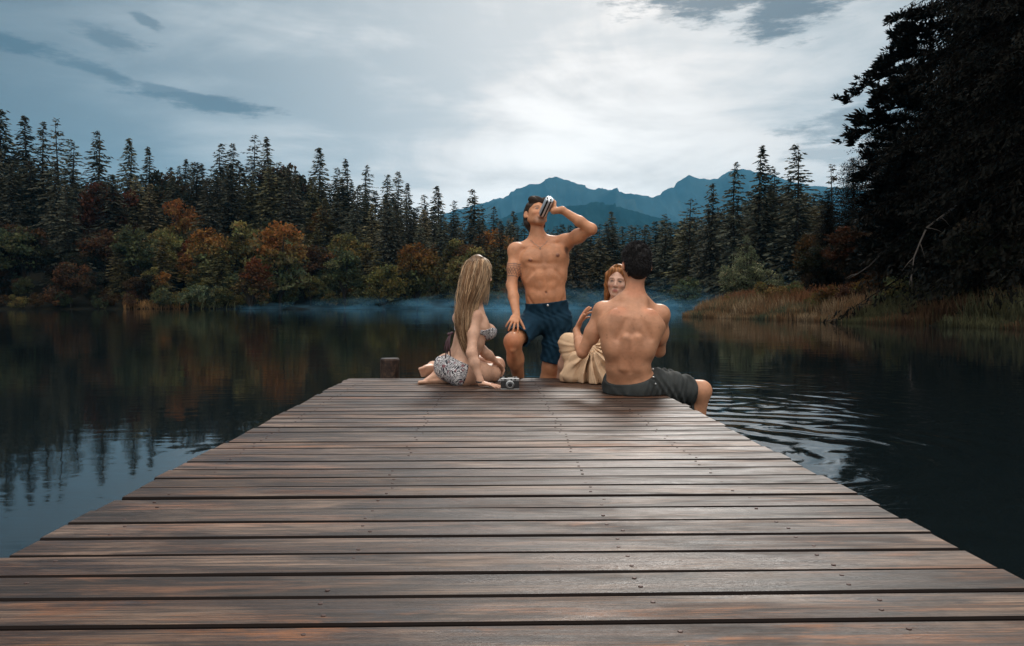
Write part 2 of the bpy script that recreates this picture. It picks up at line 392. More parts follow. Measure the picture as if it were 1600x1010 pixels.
# ------------------------------------------------------------------ dock and mooring post
def wood_mat(name, dark=1.0):
    m = bpy.data.materials.new(name); m.use_nodes = True; t = m.node_tree; t.nodes.clear()
    tc = node(t, 'ShaderNodeTexCoord'); ob = tc.outputs['Object']
    at = node(t, 'ShaderNodeAttribute', attribute_name='Col').outputs['Color']
    rs = node(t, 'ShaderNodeSeparateColor', {0: at})
    off = node(t, 'ShaderNodeCombineXYZ', {0: M(t, 'MULTIPLY', rs.outputs[0], 17.0), 1: M(t, 'MULTIPLY', rs.outputs[1], 23.0), 2: M(t, 'MULTIPLY', rs.outputs[2], 5.0)})
    pv = node(t, 'ShaderNodeVectorMath', {0: ob, 1: off.outputs[0]}, operation='ADD').outputs[0]
    def ns(vec, sc_, s, det=6.0, rough=.6, dist=0.0):
        mp = node(t, 'ShaderNodeMapping', {'Vector': vec, 'Scale': sc_})
        return node(t, 'ShaderNodeTexNoise', {'Vector': mp.outputs[0], 'Scale': s, 'Detail': det, 'Roughness': rough, 'Distortion': dist}).outputs[0]
    grain = ns(pv, (1.1, 22, 6), 3.0, 8, .72, .35)
    fine = ns(pv, (1.6, 95, 30), 2.0, 5, .7, .15)
    patch = ns(pv, (1.3, 5, 1), 1.5, 6, .65, .6)
    stain = ns(pv, (2.2, 9, 1), 1.8, 5, .6, .4)
    big = ns(ob, (0.8, 0.8, 1), 1.1, 3, .5)
    # long drawn-out streaks along each board that differ from board to board
    c = MIX(t, MR(t, grain, .40, .62), (0.011, 0.0060, 0.0044), (0.090, 0.049, 0.032))
    c = MIX(t, MR(t, patch, .48, .68), c, (0.20, 0.128, 0.086))                             # weathered grey
    c = MIX(t, M(t, 'MULTIPLY', MR(t, ns(pv, (1.6, 9, 1), 1.3, 6, .7, .5), .53, .66), MR(t, big, .36, .52)), c, (0.20, 0.082, 0.034))   # bare orange wood
    c = MIX(t, M(t, 'MULTIPLY', MR(t, stain, .60, .70), .55), c, (0.022, 0.032, 0.046))       # blue-grey rot
    c = MIX(t, M(t, 'MULTIPLY', MR(t, fine, .46, .56), .85), c, (0.02, 0.014, 0.012))
    kn = node(t, 'ShaderNodeTexVoronoi', {'Vector': node(t, 'ShaderNodeMapping', {'Vector': pv, 'Scale': (1.5, 4.5, 1)}).outputs[0], 'Scale': 1.3}).outputs['Distance']
    c = MIX(t, MR(t, kn, .075, .03), c, (0.018, 0.010, 0.008))
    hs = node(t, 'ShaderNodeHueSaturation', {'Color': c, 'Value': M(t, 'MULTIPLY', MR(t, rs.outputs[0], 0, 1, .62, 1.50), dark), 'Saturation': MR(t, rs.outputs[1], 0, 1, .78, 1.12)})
    rough = M(t, 'ADD', MR(t, ns(pv, (1.1, 5.5, 1), 1.6, 6, .65, .5), .38, .62, .24, .62), M(t, 'MULTIPLY', grain, .12))
    hh = M(t, 'ADD', M(t, 'MULTIPLY', grain, .0022), M(t, 'MULTIPLY', fine, -.0020))
    hh = M(t, 'ADD', hh, M(t, 'MULTIPLY', ns(pv, (.7, 3, 1), 2.0, 2), .0045))
    bp = node(t, 'ShaderNodeBump', {'Height': hh, 'Strength': .8, 'Distance': 1.0})
    b = node(t, 'ShaderNodeBsdfPrincipled', {'Base Color': hs.outputs[0], 'Roughness': rough, 'Normal': bp.outputs[0], 'Specular IOR Level': .27})
    t.links.new(b.outputs[0], node(t, 'ShaderNodeOutputMaterial').inputs[0])
    return m
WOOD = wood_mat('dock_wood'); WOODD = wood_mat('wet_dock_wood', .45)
EDGE_DARK = mat('dark_board_edge', (0.012, 0.009, 0.008), .9, spec=.05)  # dark colour for the side faces of the boards
STEEL = mat('rusty_screw', (0.06, 0.035, 0.03), 0.6, metal=.5)
DOCK_L, DOCK_R, DOCK_END, DOCK_START = -1.055, 1.055, 5.90, -1.6
def build_dock():
    rng = random.Random(3)
    root = empty('wooden_dock', (0, 0, 0)); props(root, 'long weathered brown plank dock running out into the lake', 'dock')
    mb = MB(); y = DOCK_END; pitch = 0.130; gap = 0.0100; k = 0; scr = []
    while y > DOCK_START:
        wd = pitch - gap + rng.uniform(-.002, .002)
        col = (rng.random(), rng.random(), rng.random())
        xl = DOCK_L + rng.uniform(-.010, .010); xr = DOCK_R + rng.uniform(-.010, .010)
        dz = rng.uniform(-.0018, .0018); tilt = rng.uniform(-.006, .006); yaw = rng.uniform(-.0008, .0008)
        n = 14; V = []; Fc = []
        a, b_ = y - wd, y
        prof = [(a, -.038), (a, -.004), (a + .0045, 0), (b_ - .0045, 0), (b_, -.004), (b_, -.038)]
        yc = (a + b_) / 2; cup = rng.uniform(-.0012, .0012); ph = rng.random() * 6
        for i in range(n + 1):
            x = xl + (xr - xl) * i / n
            for (py, pz) in prof:
                V.append((x, py + x * yaw + .0012 * math.sin(x * 3 + ph), DECK_Z + dz + pz + (py - yc) * tilt + cup * math.sin(x * 2.1 + ph)))
        m_ = len(prof)
        for i in range(n):
            for j in range(m_): Fc.append([i * m_ + j, i * m_ + (j + 1) % m_, (i + 1) * m_ + (j + 1) % m_, (i + 1) * m_ + j][::-1])
        Fc.append(list(range(m_))); Fc.append([n * m_ + j for j in range(m_)][::-1])
        mb.add(V, Fc, 0, col)
        for i in range(n):                        # darker faces along the board edges
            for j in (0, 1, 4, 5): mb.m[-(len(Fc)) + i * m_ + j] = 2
        for sx in (-.92, -.31, .30, .715):
            for q in (-.03, .03):
                if rng.random() < .88: scr.append((sx + rng.uniform(-.018, .018), yc + q + rng.uniform(-.008, .008), DECK_Z + dz))
        y -= pitch; k += 1
    for (sx, sy, sz) in scr:
        mb.lathe((sx, sy, sz - .004), (0, 0, 1), [(.0048, 0), (.0048, .0050), (.0036, .0058)], 8, 1)
    mb.build('deck', [WOOD, STEEL, EDGE_DARK], root)
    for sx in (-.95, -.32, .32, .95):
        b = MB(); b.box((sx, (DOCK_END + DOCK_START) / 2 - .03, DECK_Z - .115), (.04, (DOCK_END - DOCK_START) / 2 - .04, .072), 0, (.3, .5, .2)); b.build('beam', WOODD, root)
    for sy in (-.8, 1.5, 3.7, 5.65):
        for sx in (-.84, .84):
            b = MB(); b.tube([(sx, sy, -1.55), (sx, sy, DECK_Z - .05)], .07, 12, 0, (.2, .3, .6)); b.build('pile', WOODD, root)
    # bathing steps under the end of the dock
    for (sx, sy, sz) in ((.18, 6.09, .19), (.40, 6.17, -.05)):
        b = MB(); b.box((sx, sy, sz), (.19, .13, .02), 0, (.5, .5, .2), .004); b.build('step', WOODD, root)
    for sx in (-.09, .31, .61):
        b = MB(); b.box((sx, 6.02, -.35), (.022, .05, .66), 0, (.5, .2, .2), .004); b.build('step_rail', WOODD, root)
build_dock()
def build_post():
    px = P(609, 560, 6.15)
    b = MB(); c = px[0]; z1 = px[2]
    n = 22; V = []; prof = [(.070, -1.5), (.074, 0), (.075, z1 - .012), (.068, z1)]
    rng = random.Random(5); wv = [1 + rng.uniform(-.02, .02) for _ in range(n)]
    for (r, z) in prof:
        for k in range(n):
            a = 2 * math.pi * k / n; V.append((c + r * wv[k] * math.cos(a), 6.15 + r * wv[k] * math.sin(a), z))
    Fc = [[i * n + k, i * n + (k + 1) % n, (i + 1) * n + (k + 1) % n, (i + 1) * n + k] for i in range(3) for k in range(n)] + [[3 * n + k for k in range(n)]]
    b.add(V, Fc, 0, (.4, .5, .2))
    m = wood_mat('post_wood', .8)
    props(b.build('mooring_post', m), 'short round wooden post in the water behind the far left dock corner', 'post')
build_post()

# ------------------------------------------------------------------ trees
def leafmat(name, base, tr=.25, rnd=1.0):
    return mat(name, base, 0.85, attr=True, spec=.04, objrand=rnd, trans=tr)
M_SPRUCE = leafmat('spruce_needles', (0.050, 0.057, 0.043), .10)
M_PINE = leafmat('pine_needles', (0.0062, 0.0068, 0.0058), .06, .5)  # near-black: shade and the dim view edge put into the needle colour
M_LEAF = leafmat('autumn_leaves', (1, 1, 1), .30, .8)
M_BARK = mat('bark', (0.028, 0.023, 0.019), .9, var=.4, noise_scale=6, bump=(14, .6, .02), spec=.05)
M_BARE = mat('bare_wood', (0.075, 0.062, 0.052), .85, var=.3, noise_scale=6)

def quads_from(c, a, b, cols):               # centre, half-edge vectors
    n = len(c); V = np.stack([c - a - b * .35, c + a * .1 - b, c + a - b * .1 + 0 * a, c - a * .15 + b], 1).reshape(-1, 3)
    return V, np.arange(n * 4).reshape(-1, 4), np.repeat(cols, 4, 0)
def trunk_mesh(H, r0, seed, bend=.02, n=8, limbs=()):
    mb = MB(); rng = random.Random(seed); k = 9
    ph = rng.random() * 6
    pts = [(bend * H * math.sin(ph + i / k * 2.5) * (i / k), bend * H * math.cos(ph + i / k * 2) * (i / k), -.6 + (H + .6) * i / k) for i in range(k + 1)]
    mb.tube(pts, [r0 * (1.25 if i == 0 else 1) * (1 - .93 * (i / k)) for i in range(k + 1)], n)
    for l in limbs: mb.tube(l[0], l[1], 5)
    return mb
def conifer_mesh(H, Rm, seed, whorl=.42, nb=7, spray=.42, base=.06, droop=.5, shape=.85, ragged=.3, density=1.0, dark=0.0, asym=0.0, fluff=0.0):
    rng = np.random.RandomState(seed); C = []; A = []; B = []; K = []
    z = H * base; az0 = rng.rand() * 6
    secs = []
    while z < H - .05:
        t = z / H
        L0 = Rm * min(1.0, ((1 - t) ** shape) * 1.12 + .05) * (min(1, (t - base) / .10 + .55))
        m = max(3, int(nb * (.55 + .45 * (1 - t)) + rng.rand()))
        az0 += 1.3 + rng.rand()
        for i in range(m):
            if rng.rand() > .93: continue
            az = az0 + i * 2 * math.pi / m + rng.randn() * .22
            L = L0 * (1 + ragged * rng.randn() * .6) * (1 + asym * math.cos(az - 3.14)); L = max(L, .12)
            zz = z + rng.randn() * whorl * .25
            up = np.interp(t, [0, .45, .8, 1], [-.34, -.20, .05, .75]) * 1.0 + rng.randn() * .07
            ns = max(3, int(L / spray * 2.6 * density))
            s = (np.arange(ns) + rng.rand(ns)) / ns; s = .12 + .90 * s
            out = np.array([math.cos(az), math.sin(az), 0]); lat = np.array([-math.sin(az), math.cos(az), 0])
            p = out[None] * (L * s)[:, None]; p[:, 2] = zz + L * (up * s - droop * .35 * s * s + droop * .16 * s ** 4)
            side = rng.choice([-1, 1], ns)
            wd = (.34 * (1 - s * .75) * L * .55 + spray * .3)
            off = rng.rand(ns) * wd * side
            p += lat[None] * off[:, None]; p[:, 2] -= np.abs(off) * droop * .5 * rng.rand(ns)
            dirv = unit(out[None] * (.5 + .5 * s)[:, None] + lat[None] * (side * (.9 - .6 * s))[:, None] + rng.randn(ns, 3) * .18 + np.array([0, 0, -.35 * droop]))
            if fluff: dirv = unit(dirv * .55 + rng.randn(ns, 3) * .45 * fluff + np.array([0, 0, -.45])); p = p + rng.randn(ns, 3) * .10; p[:, 2] -= rng.rand(ns) * .35
            sz = spray * (.55 + .65 * rng.rand(ns)) * (1 - .35 * t)
            nrm = unit(rng.randn(ns, 3) * .6 + np.array([0, 0, -1.0]) * (droop * .9)) 
            bb = unit(np.cross(dirv, nrm)); bb = unit(bb * .6 + np.array([0, 0, -1]) * (.45 * rng.rand(ns))[:, None])
            C.append(p); A.append(dirv * sz[:, None]); B.append(bb * (sz * (.26 + .16 * rng.rand(ns)))[:, None])
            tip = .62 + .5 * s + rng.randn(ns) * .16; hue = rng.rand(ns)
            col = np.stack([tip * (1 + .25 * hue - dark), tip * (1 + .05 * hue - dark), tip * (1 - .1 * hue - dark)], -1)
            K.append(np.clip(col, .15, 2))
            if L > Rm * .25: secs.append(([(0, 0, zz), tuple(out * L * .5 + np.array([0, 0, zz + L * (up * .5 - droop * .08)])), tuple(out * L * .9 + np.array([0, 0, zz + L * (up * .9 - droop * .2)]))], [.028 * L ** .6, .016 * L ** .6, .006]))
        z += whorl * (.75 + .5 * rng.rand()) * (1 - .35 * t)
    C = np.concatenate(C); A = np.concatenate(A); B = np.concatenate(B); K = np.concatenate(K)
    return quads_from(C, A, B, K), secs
def crown_mesh(H, Rx, seed, base=.18, nclump=70, per=60, leaf=.16, pal=None, top=None, spread=.30, gaps=True):
    rng = np.random.RandomState(seed); C = []; A = []; B = []; K = []; limbs = []
    lobes = [(rng.randn(3) * [.42, .42, .28]) for _ in range(7)]
    for i in range(nclump):
        lb = lobes[rng.randint(len(lobes))]
        d = unit(rng.randn(3)); q = lb * .75 + d * (.38 + .28 * rng.rand())
        hgt = q[2] * .5 + .5; q = np.clip(q, -1.15, 1.1)
        narrow = 1 - .38 * max(0, q[2]) - .25 * max(0, -q[2])
        c = np.array([q[0] * Rx * narrow, q[1] * Rx * narrow, H * (base + (1 - base) * (q[2] * .47 + .5))])
        cr = Rx * spread * (.6 + .7 * rng.rand()); n = int(per * (.6 + .8 * rng.rand()))
        pp = unit(rng.randn(n, 3)) * (rng.rand(n, 1) ** .45) * [cr, cr, cr * .72]
        hh = (c[2] / H)
        pc = np.array(pal[rng.randint(len(pal))])
        if top is not None:
            tt = np.clip((hh - .45) / .3 + rng.randn() * .28, 0, 1); pc = pc * (1 - tt) + np.array(top) * tt
        pc = pc * (1 + rng.randn() * .16)
        lf = leaf * (.6 + .8 * rng.rand(n))
        a = unit(rng.randn(n, 3)); b = unit(np.cross(a, rng.randn(n, 3)))
        C.append(c + pp); A.append(a * lf[:, None]); B.append(b * (lf * .62)[:, None])
        jit = (1 + rng.randn(n, 1) * .2) * (1 + rng.randn(n, 3) * .06)
        K.append(np.clip(pc[None] * jit, .002, 1.2))
        if i % 4 == 0:
            e = c; m_ = np.array([e[0] * .35, e[1] * .35, e[2] * .55 + H * .06])
            limbs.append(([(0, 0, min(H * .16, e[2] * .4)), tuple(m_), tuple(e)], [.016 * H, .009 * H, .003 * H]))
    C = np.concatenate(C); A = np.concatenate(A); B = np.concatenate(B); K = np.concatenate(K)
    return quads_from(C, A, B, K), limbs
M_BARKD = mat('dark_bark', (0.006, 0.005, 0.0045), .95, spec=0.0)  # bark blackened to match, the wood's shade put into the colour
def proto(kind, cm, tb, leaf_m, bark_m=None, trunk_name='trunk'):
    (V, Fq, K), limbs = cm
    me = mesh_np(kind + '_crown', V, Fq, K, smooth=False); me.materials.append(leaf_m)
    for l in limbs: tb.tube(l[0], l[1], 5 if len(limbs) < 60 else 3, cap=False)
    tm = mesh_np(kind + '_trunk', tb.v, tb.f, None, True); tm.materials.append(bark_m or M_BARK)
    return dict(crown=me, trunk=tm)
def plant(pr, name, x, y, scale, rz, label, cat, group=None, z=None, sxy=1.0, parts=True, tilt=0.0):
    o = bpy.data.objects.new(name, None); COL.objects.link(o)
    if z is None: z = float(ground_z(x, y)) - .05
    o.location = (x, y, z); o.scale = (scale * sxy, scale * sxy, scale); o.rotation_euler = (tilt, tilt * .6, rz)
    props(o, label, cat, group)
    for k in ('crown', 'trunk'):
        c = bpy.data.objects.new(k if not pr.get('bush') else {'crown': 'foliage', 'trunk': 'stem'}[k], pr[k]); COL.objects.link(c); c.parent = o
    return o

# palettes: leaf colours; DRK has the dimness at the view's sides put in
GRN = [(0.066, 0.078, 0.036), (0.088, 0.094, 0.044), (0.050, 0.066, 0.038)]
OLV = [(0.110, 0.098, 0.034), (0.080, 0.080, 0.032), (0.135, 0.100, 0.034)]
ORG = [(0.150, 0.066, 0.020), (0.125, 0.060, 0.020), (0.10, 0.060, 0.020)]
BRN = [(0.058, 0.036, 0.020), (0.044, 0.034, 0.020), (0.080, 0.042, 0.019)]
DRK = [(0.020, 0.022, 0.014), (0.030, 0.022, 0.014), (0.016, 0.018, 0.012)]
PALE = [(0.085, 0.105, 0.060), (0.065, 0.085, 0.048), (0.11, 0.12, 0.06)]
def spruce(H, Rm, seed, **k):
    return proto('spruce', conifer_mesh(H, Rm, seed, **k), trunk_mesh(H, H * .013 + .05, seed), M_SPRUCE)
SPR = [spruce(24, 4.4, 11, whorl=.44, spray=.62, droop=.9, shape=.8), spruce(24, 3.9, 12, whorl=.48, spray=.60, droop=.8, shape=.72, ragged=.45),
       spruce(24, 5.0, 13, whorl=.44, spray=.66, droop=1.0, shape=.9), spruce(24, 3.4, 14, whorl=.50, spray=.56, droop=.7, shape=.6, ragged=.5, base=.2),
       spruce(24, 4.6, 15, whorl=.42, spray=.60, droop=.95, shape=1.0), spruce(24, 4.2, 16, whorl=.8, spray=.58, droop=.8, shape=.66, ragged=.6, base=.25, density=.8)]
M_SPRUCE2 = leafmat('olive_spruce_needles', (0.085, 0.084, 0.050), .12)
SPR2 = [proto('spruce', conifer_mesh(24, Rm, 17 + i, whorl=.44, spray=.62, droop=.8, shape=sh, ragged=.45), trunk_mesh(24, .36, 17 + i), M_SPRUCE2) for i, (Rm, sh) in enumerate(((4.6, .75), (4.0, .85)))]
DEC = {'green': [proto('tree', crown_mesh(10, 3.4, 21 + i, pal=GRN, leaf=.2, per=60), trunk_mesh(8.0, .16, i, .04), M_LEAF) for i in range(2)],
       'olive': [proto('tree', crown_mesh(10, 3.2, 31 + i, pal=OLV, leaf=.2, per=60), trunk_mesh(8.0, .16, i, .04), M_LEAF) for i in range(2)],
       'orange': [proto('tree', crown_mesh(10, 3.4, 41 + i, pal=GRN + OLV, top=ORG[i], leaf=.2, per=60, nclump=85), trunk_mesh(8.0, .16, i, .04), M_LEAF) for i in range(2)],
       'brown': [proto('tree', crown_mesh(10, 3.1, 51 + i, pal=BRN, leaf=.2, per=60), trunk_mesh(8.0, .16, i, .04), M_LEAF) for i in range(2)],
       'dark': [proto('tree', crown_mesh(10, 3.6, 61 + i, pal=DRK, leaf=.22, per=60), trunk_mesh(8.0, .18, i, .04), M_LEAF) for i in range(2)]}
def bushp(seed, pal, top=None, leaf=.11):
    d = proto('bush', crown_mesh(2.6, 1.6, seed, base=.0, nclump=34, per=46, leaf=leaf, pal=pal, top=top, spread=.36), trunk_mesh(1.8, .05, seed, .05), M_LEAF); d['bush'] = 1
    return d
BUSH = {'green': [bushp(71, GRN), bushp(72, GRN + PALE)], 'olive': [bushp(73, OLV), bushp(74, OLV + GRN)], 'brown': [bushp(75, BRN)], 'orange': [bushp(76, OLV, ORG[1])], 'pale': [bushp(77, PALE)]}
PLANTED = []
def at_px(u, Y): return (u - 768) / F * Y
def top_tree(pr, u, v, Y, label, name='spruce_tree', cat='tree', sxy=1.0, ref=24.0, group=None, rz=None, tilt=0.0):
    """a named tree whose top shows at (u, v) from the dock, standing Y metres off"""
    x = at_px(u, Y); z = float(ground_z(x, Y)) - .05
    H = CAM_Z + (475 - v) / F * Y - z
    PLANTED.append((x, Y, 2.2))
    return plant(pr, name, x, Y, H / ref, (u * .37) % 6.28 if rz is None else rz, label, cat, group, z, sxy * 24.0 / max(H, 12) if ref == 24.0 and H > 24 else sxy, tilt=tilt)
def zone(u, v=None):
    z = [(0, 'cut by the left edge'), (60, 'under the highest left shore spruce'), (135, 'under the top left spruce cluster'), (260, 'around the lone skyline spruce'), (340, 'under the dip of the left skyline'), (470, 'under the left hill crest'), (560, 'under the wide pointed crest spruce'),
         (650, 'where the left ridge falls'), (760, 'behind the blonde woman'), (860, 'behind the drinking man'), (960, 'behind the red-haired woman'), (1060, 'behind the seated man'), (9999, 'under the right mountain')]
    n = [b for a, b in z if u < a][0]
    if v is None: return n
    h = 'tall' if v < 300 else 'middling' if v < 345 else 'low'
    return h, n
def far_forest():
    L = 'spruce on the left hillside skyline'
    named = [(20, 178, 172, 0, 'tall dark spruce at the left edge, its top the highest of the left shore', 1.15), (54, 189, 176, 2, 'second tall spruce from the left edge, close beside the highest one', 1.0),
             (82, 197, 174, 1, 'third skyline spruce from the left, narrow with a ragged top', .9), (104, 192, 170, 5, 'thin pointed spruce fourth from the left, above a bare pale trunk', .9),
             (124, 226, 168, 3, 'small spruce at the right end of the cluster in the top left corner', 1.0), (163, 210, 172, 0, 'lone tall spruce standing free on the left skyline with sky on both sides', .95),
             (211, 222, 176, 2, 'broad dark spruce just right of the lone one on the left skyline', .9), (240, 235, 180, 4, 'pointed spruce left of the low wooded dip on the left skyline', .9),
             (352, 230, 186, 3, 'left one of two slim twin spruces on the left hill crest', .9), (369, 229, 186, 1, 'right one of two slim twin spruces on the left hill crest', .9),
             (401, 215, 190, 5, 'tall sparse spruce with open crown on the hill crest left of centre', 1.0), (421, 219, 188, 4, 'dense spruce touching the tall sparse one on the hill crest', 1.1),
             (501, 235, 190, 2, 'wide pointed spruce standing alone on the hill crest', 1.0), (542, 252, 192, 4, 'sharp narrow spruce right of the wide one on the hill crest', .9),
             (530, 266, 196, 3, 'short spruce tucked left of the sharp narrow one', .8), (575, 261, 196, 1, 'ragged spruce where the left ridge starts to fall', .9),
             (607, 275, 198, 0, 'left one of a pair of spruces on the falling ridge', .9), (623, 271, 198, 1, 'right one of a pair of spruces on the falling ridge', .9),
             (638, 289, 194, 4, 'low pointed spruce halfway down the falling ridge', .9), (663, 307, 196, 3, 'small spruce between the low pointed one and the dense double top', .9),
             (683, 293, 190, 2, 'dense dark spruce with a double top above the orange tree', .95), (710, 316, 196, 3, 'slim spruce in the dip left of the mountain foot', .8),
             (738, 297, 180, 0, 'tall spruce directly behind the blonde woman', .9), (752, 322, 190, 5, 'small sparse spruce in front of the left foot of the mountain', .8),
             (772, 325, 186, 3, 'thin spruce over the head of the blonde woman to her right', .8), (802, 331, 190, 1, 'spruce just left of the drinking man\'s hair', .9),
             (955, 331, 178, 0, 'spruce above the red-haired woman rising over its neighbours', .9), (1040, 336, 165, 3, 'slim spruce just right of the dark-haired man under the far mountain pass', .9),
             (1080, 310, 158, 5, 'bushy topped spruce below the sharp mountain peak', 1.0), (1113, 287, 150, 0, 'spruce with a small pointed tip left of the tall thin one on the right', .9),
             (1151, 254, 140, 1, 'tall thin sparse spruce in front of the right mountain shoulder', .85), (1192, 229, 130, 4, 'very tall dense spruce before the right mountain, left of its equal', .95),
             (1208, 262, 133, 3, 'side spruce pressed against the very tall dense one', .9), (1245, 226, 126, 1, 'very tall ragged spruce with open branches before the right mountain', .95),
             (1306, 256, 96, 5, 'small ragged spruce top at the left rim of the black near trees', .8)]
    for (u, v, Y, k, lab, sx) in named:
        top_tree(SPR[k], u, v, Y, lab, sxy=sx * 1.32)
    dn = [(300, 300, 166, 'orange', 'rusty orange tree high up on the left slope'), (440, 334, 148, 'orange', 'large rusty orange round tree above the shore left of centre'), (652, 367, 152, 'orange', 'bright orange topped round tree on the shore left of the blonde woman'),
          (172, 268, 160, 'brown', 'dark rust coloured tree below the lone spruce'), (448, 243, 184, 'dark', 'broad rounded dark tree on the hill crest'), (395, 400, 142, 'orange', 'orange tree low on the shore at the foot of the left slope'),
          (120, 400, 138, 'brown', 'faint brown tree near the water at the far left'), (497, 322, 172, 'orange', 'small yellow orange crown between spruces below the crest'), (770, 345, 176, 'orange', 'yellow orange tree between the spruces behind the blonde woman'),
          (600, 400, 146, 'olive', 'olive green tree left of the bright orange topped one'), (330, 345, 155, 'orange', 'amber tree in mid slope below the twin spruces'), (270, 270, 178, 'dark', 'dark round crown in the low dip of the left skyline'),
          (283, 258, 182, 'dark', 'dark leafy tree on the left skyline beside the low dip'), (735, 385, 150, 'olive', 'yellow green tree on the shore behind the blonde woman'), (540, 385, 150, 'green', 'deep green round tree on the shore below the sharp narrow spruce'),
          (1075, 430, 118, 'green', 'pale rounded tree by the water left of the reedy point')]
    for (u, v, Y, k, lab) in dn:
        top_tree(DEC[k][u % 2], u, v, Y, lab, name='broadleaf_tree', ref=10.0, sxy=1.0 if v > 330 else .8)
    # the rest of the forest: too much alike to tell apart
    rng = random.Random(7)
    def free(x, y, r):
        return all((x - a) ** 2 + (y - b) ** 2 > (r + c) ** 2 * .36 for a, b, c in PLANTED)
    VSK = ([-80, 0, 60, 130, 150, 190, 230, 270, 300, 350, 420, 450, 480, 520, 600, 660, 740, 800, 900, 1040, 1100, 1150, 1180, 1230, 1290], [235, 240, 240, 270, 286, 274, 280, 266, 252, 254, 250, 258, 278, 278, 298, 320, 342, 346, 350, 344, 336, 312, 296, 290, 300])
    cnt = 0
    for (u0, u1, st, Ya, Yb, dv, sx0) in ((-70, 860, 13.5, 182, 196, 12, 1.2), (-60, 800, 30, 166, 176, 34, 1.25), (868, 1285, 11.5, 168, 182, 8, 1.5), (862, 1285, 13, 150, 166, 26, 1.5)):
        u = u0
        while u < u1:
            Y = rng.uniform(Ya, Yb) if u < 1060 else rng.uniform(Ya, Yb) - (u - 1060) * .12; x = at_px(u, Y); g = float(ground_z(x, Y)); d = float(lake_dist(x, Y))
            v = float(np.interp(u, *VSK)) + rng.random() ** 1.3 * dv; H = CAM_Z + (475 - v) / F * Y - g
            if d > 1.5 and H > 5:
                hb, reg = zone(u, v)
                plant((SPR2[rng.randrange(2)] if dv > 20 and rng.random() < .4 and u > 180 else SPR[rng.randrange(6)]), 'spruce_tree', x, Y, H / 24, rng.random() * 6.28, 'spruce, one of the ' + hb + ' ones ' + reg, 'tree', hb + ' spruces ' + reg, g - .05, rng.uniform(.9, 1.15) * sx0 * max(1, 16 / H) ** .5)
                PLANTED.append((x, Y, 1.6)); cnt += 1
            u += st * rng.uniform(.7, 1.3)
    tries = 0
    while cnt < 268 and tries < 60000:
        tries += 1
        az = rng.uniform(-37, 23); Y = rng.uniform(120, 245); x = math.tan(R(az)) * Y
        d = float(lake_dist(x, Y)); u = 768 + x / Y * F
        if u > 1290 or u < -80: continue
        if u > 860 and cnt < 40: pass
        lo = 16 if u < 560 else 9 if u < 860 else 2.5
        hi = 95 if u < 800 else 46
        if d < lo or d > hi: continue
        if rng.random() < (d - lo) / hi * .55: continue
        if not free(x, Y, 2.6 if u < 860 else 1.6): continue
        g = float(ground_z(x, Y))
        # keep the crowd below the skyline that the named trees make
        vsk = float(np.interp(u, [-80, 0, 60, 130, 150, 200, 260, 300, 350, 420, 450, 480, 520, 600, 660, 740, 800, 900, 1040, 1100, 1150, 1180, 1230, 1290], [215, 215, 222, 262, 285, 268, 285, 268, 256, 252, 262, 280, 282, 300, 325, 338, 345, 352, 348, 340, 318, 300, 296, 310]))
        v = vsk + rng.random() ** 1.6 * 95 + 4
        H = CAM_Z + (475 - v) / F * Y - g
        if H < 7: H = rng.uniform(7, 10)
        if CAM_Z + (475 - vsk) / F * Y - g < 7: continue
        H = min(H, 30)
        hb, reg = zone(u, v)
        plant((SPR2[rng.randrange(2)] if v > 300 and rng.random() < .5 and u > 180 else SPR[rng.randrange(6)]), 'spruce_tree', x, Y, H / 24, rng.random() * 6.28, 'spruce, one of the ' + hb + ' ones ' + reg, 'tree', hb + ' spruces ' + reg, g - .05, rng.uniform(.95, 1.35) if u < 860 else rng.uniform(1.2, 1.6))
        PLANTED.append((x, Y, 2.2)); cnt += 1
    cnt = 0; tries = 0
    while cnt < 190 and tries < 60000:
        tries += 1
        az = rng.uniform(-35, 22); Y = rng.uniform(120, 215); x = math.tan(R(az)) * Y
        d = float(lake_dist(x, Y)); u = 768 + x / Y * F
        if u > 1180 or d < 2.2 or d > (70 if u < 560 else 30 if u < 860 else 14) : continue
        if u > 860 and rng.random() < .35: continue
        if d > 22 and rng.random() < .5: continue
        if not free(x, Y, .9 if d < 20 else 1.6): continue
        g = float(ground_z(x, Y))
        H = rng.uniform(4.0, 7.0) if d < 10 else rng.uniform(7.5, 14)
        if u < 860 and d > 22: H = min(H, 11)
        if u < 240: kk = rng.choice(['dark', 'dark', 'dark', 'brown', 'green', 'dark'])
        elif u < 860: kk = rng.choice(['olive', 'green', 'green', 'olive', 'orange', 'brown', 'olive'])
        else: kk = rng.choice(['green', 'dark', 'green', 'olive'])
        adj = dict(brown='reddish brown', dark='blackish green', green='green', olive='yellowish olive', orange='orange topped')[kk]
        reg = zone(u); pos = 'shore' if d < 14 else 'slope'
        plant(DEC[kk][rng.randrange(2)], 'broadleaf_tree', x, Y, H / 10, rng.random() * 6.28, adj + ' leafy tree on the ' + pos + ' ' + reg, 'tree', adj + ' leafy trees on the ' + pos + ' ' + reg, g - .05, rng.uniform(.85, 1.15))
        PLANTED.append((x, Y, 1.4)); cnt += 1
    cnt = 0; tries = 0
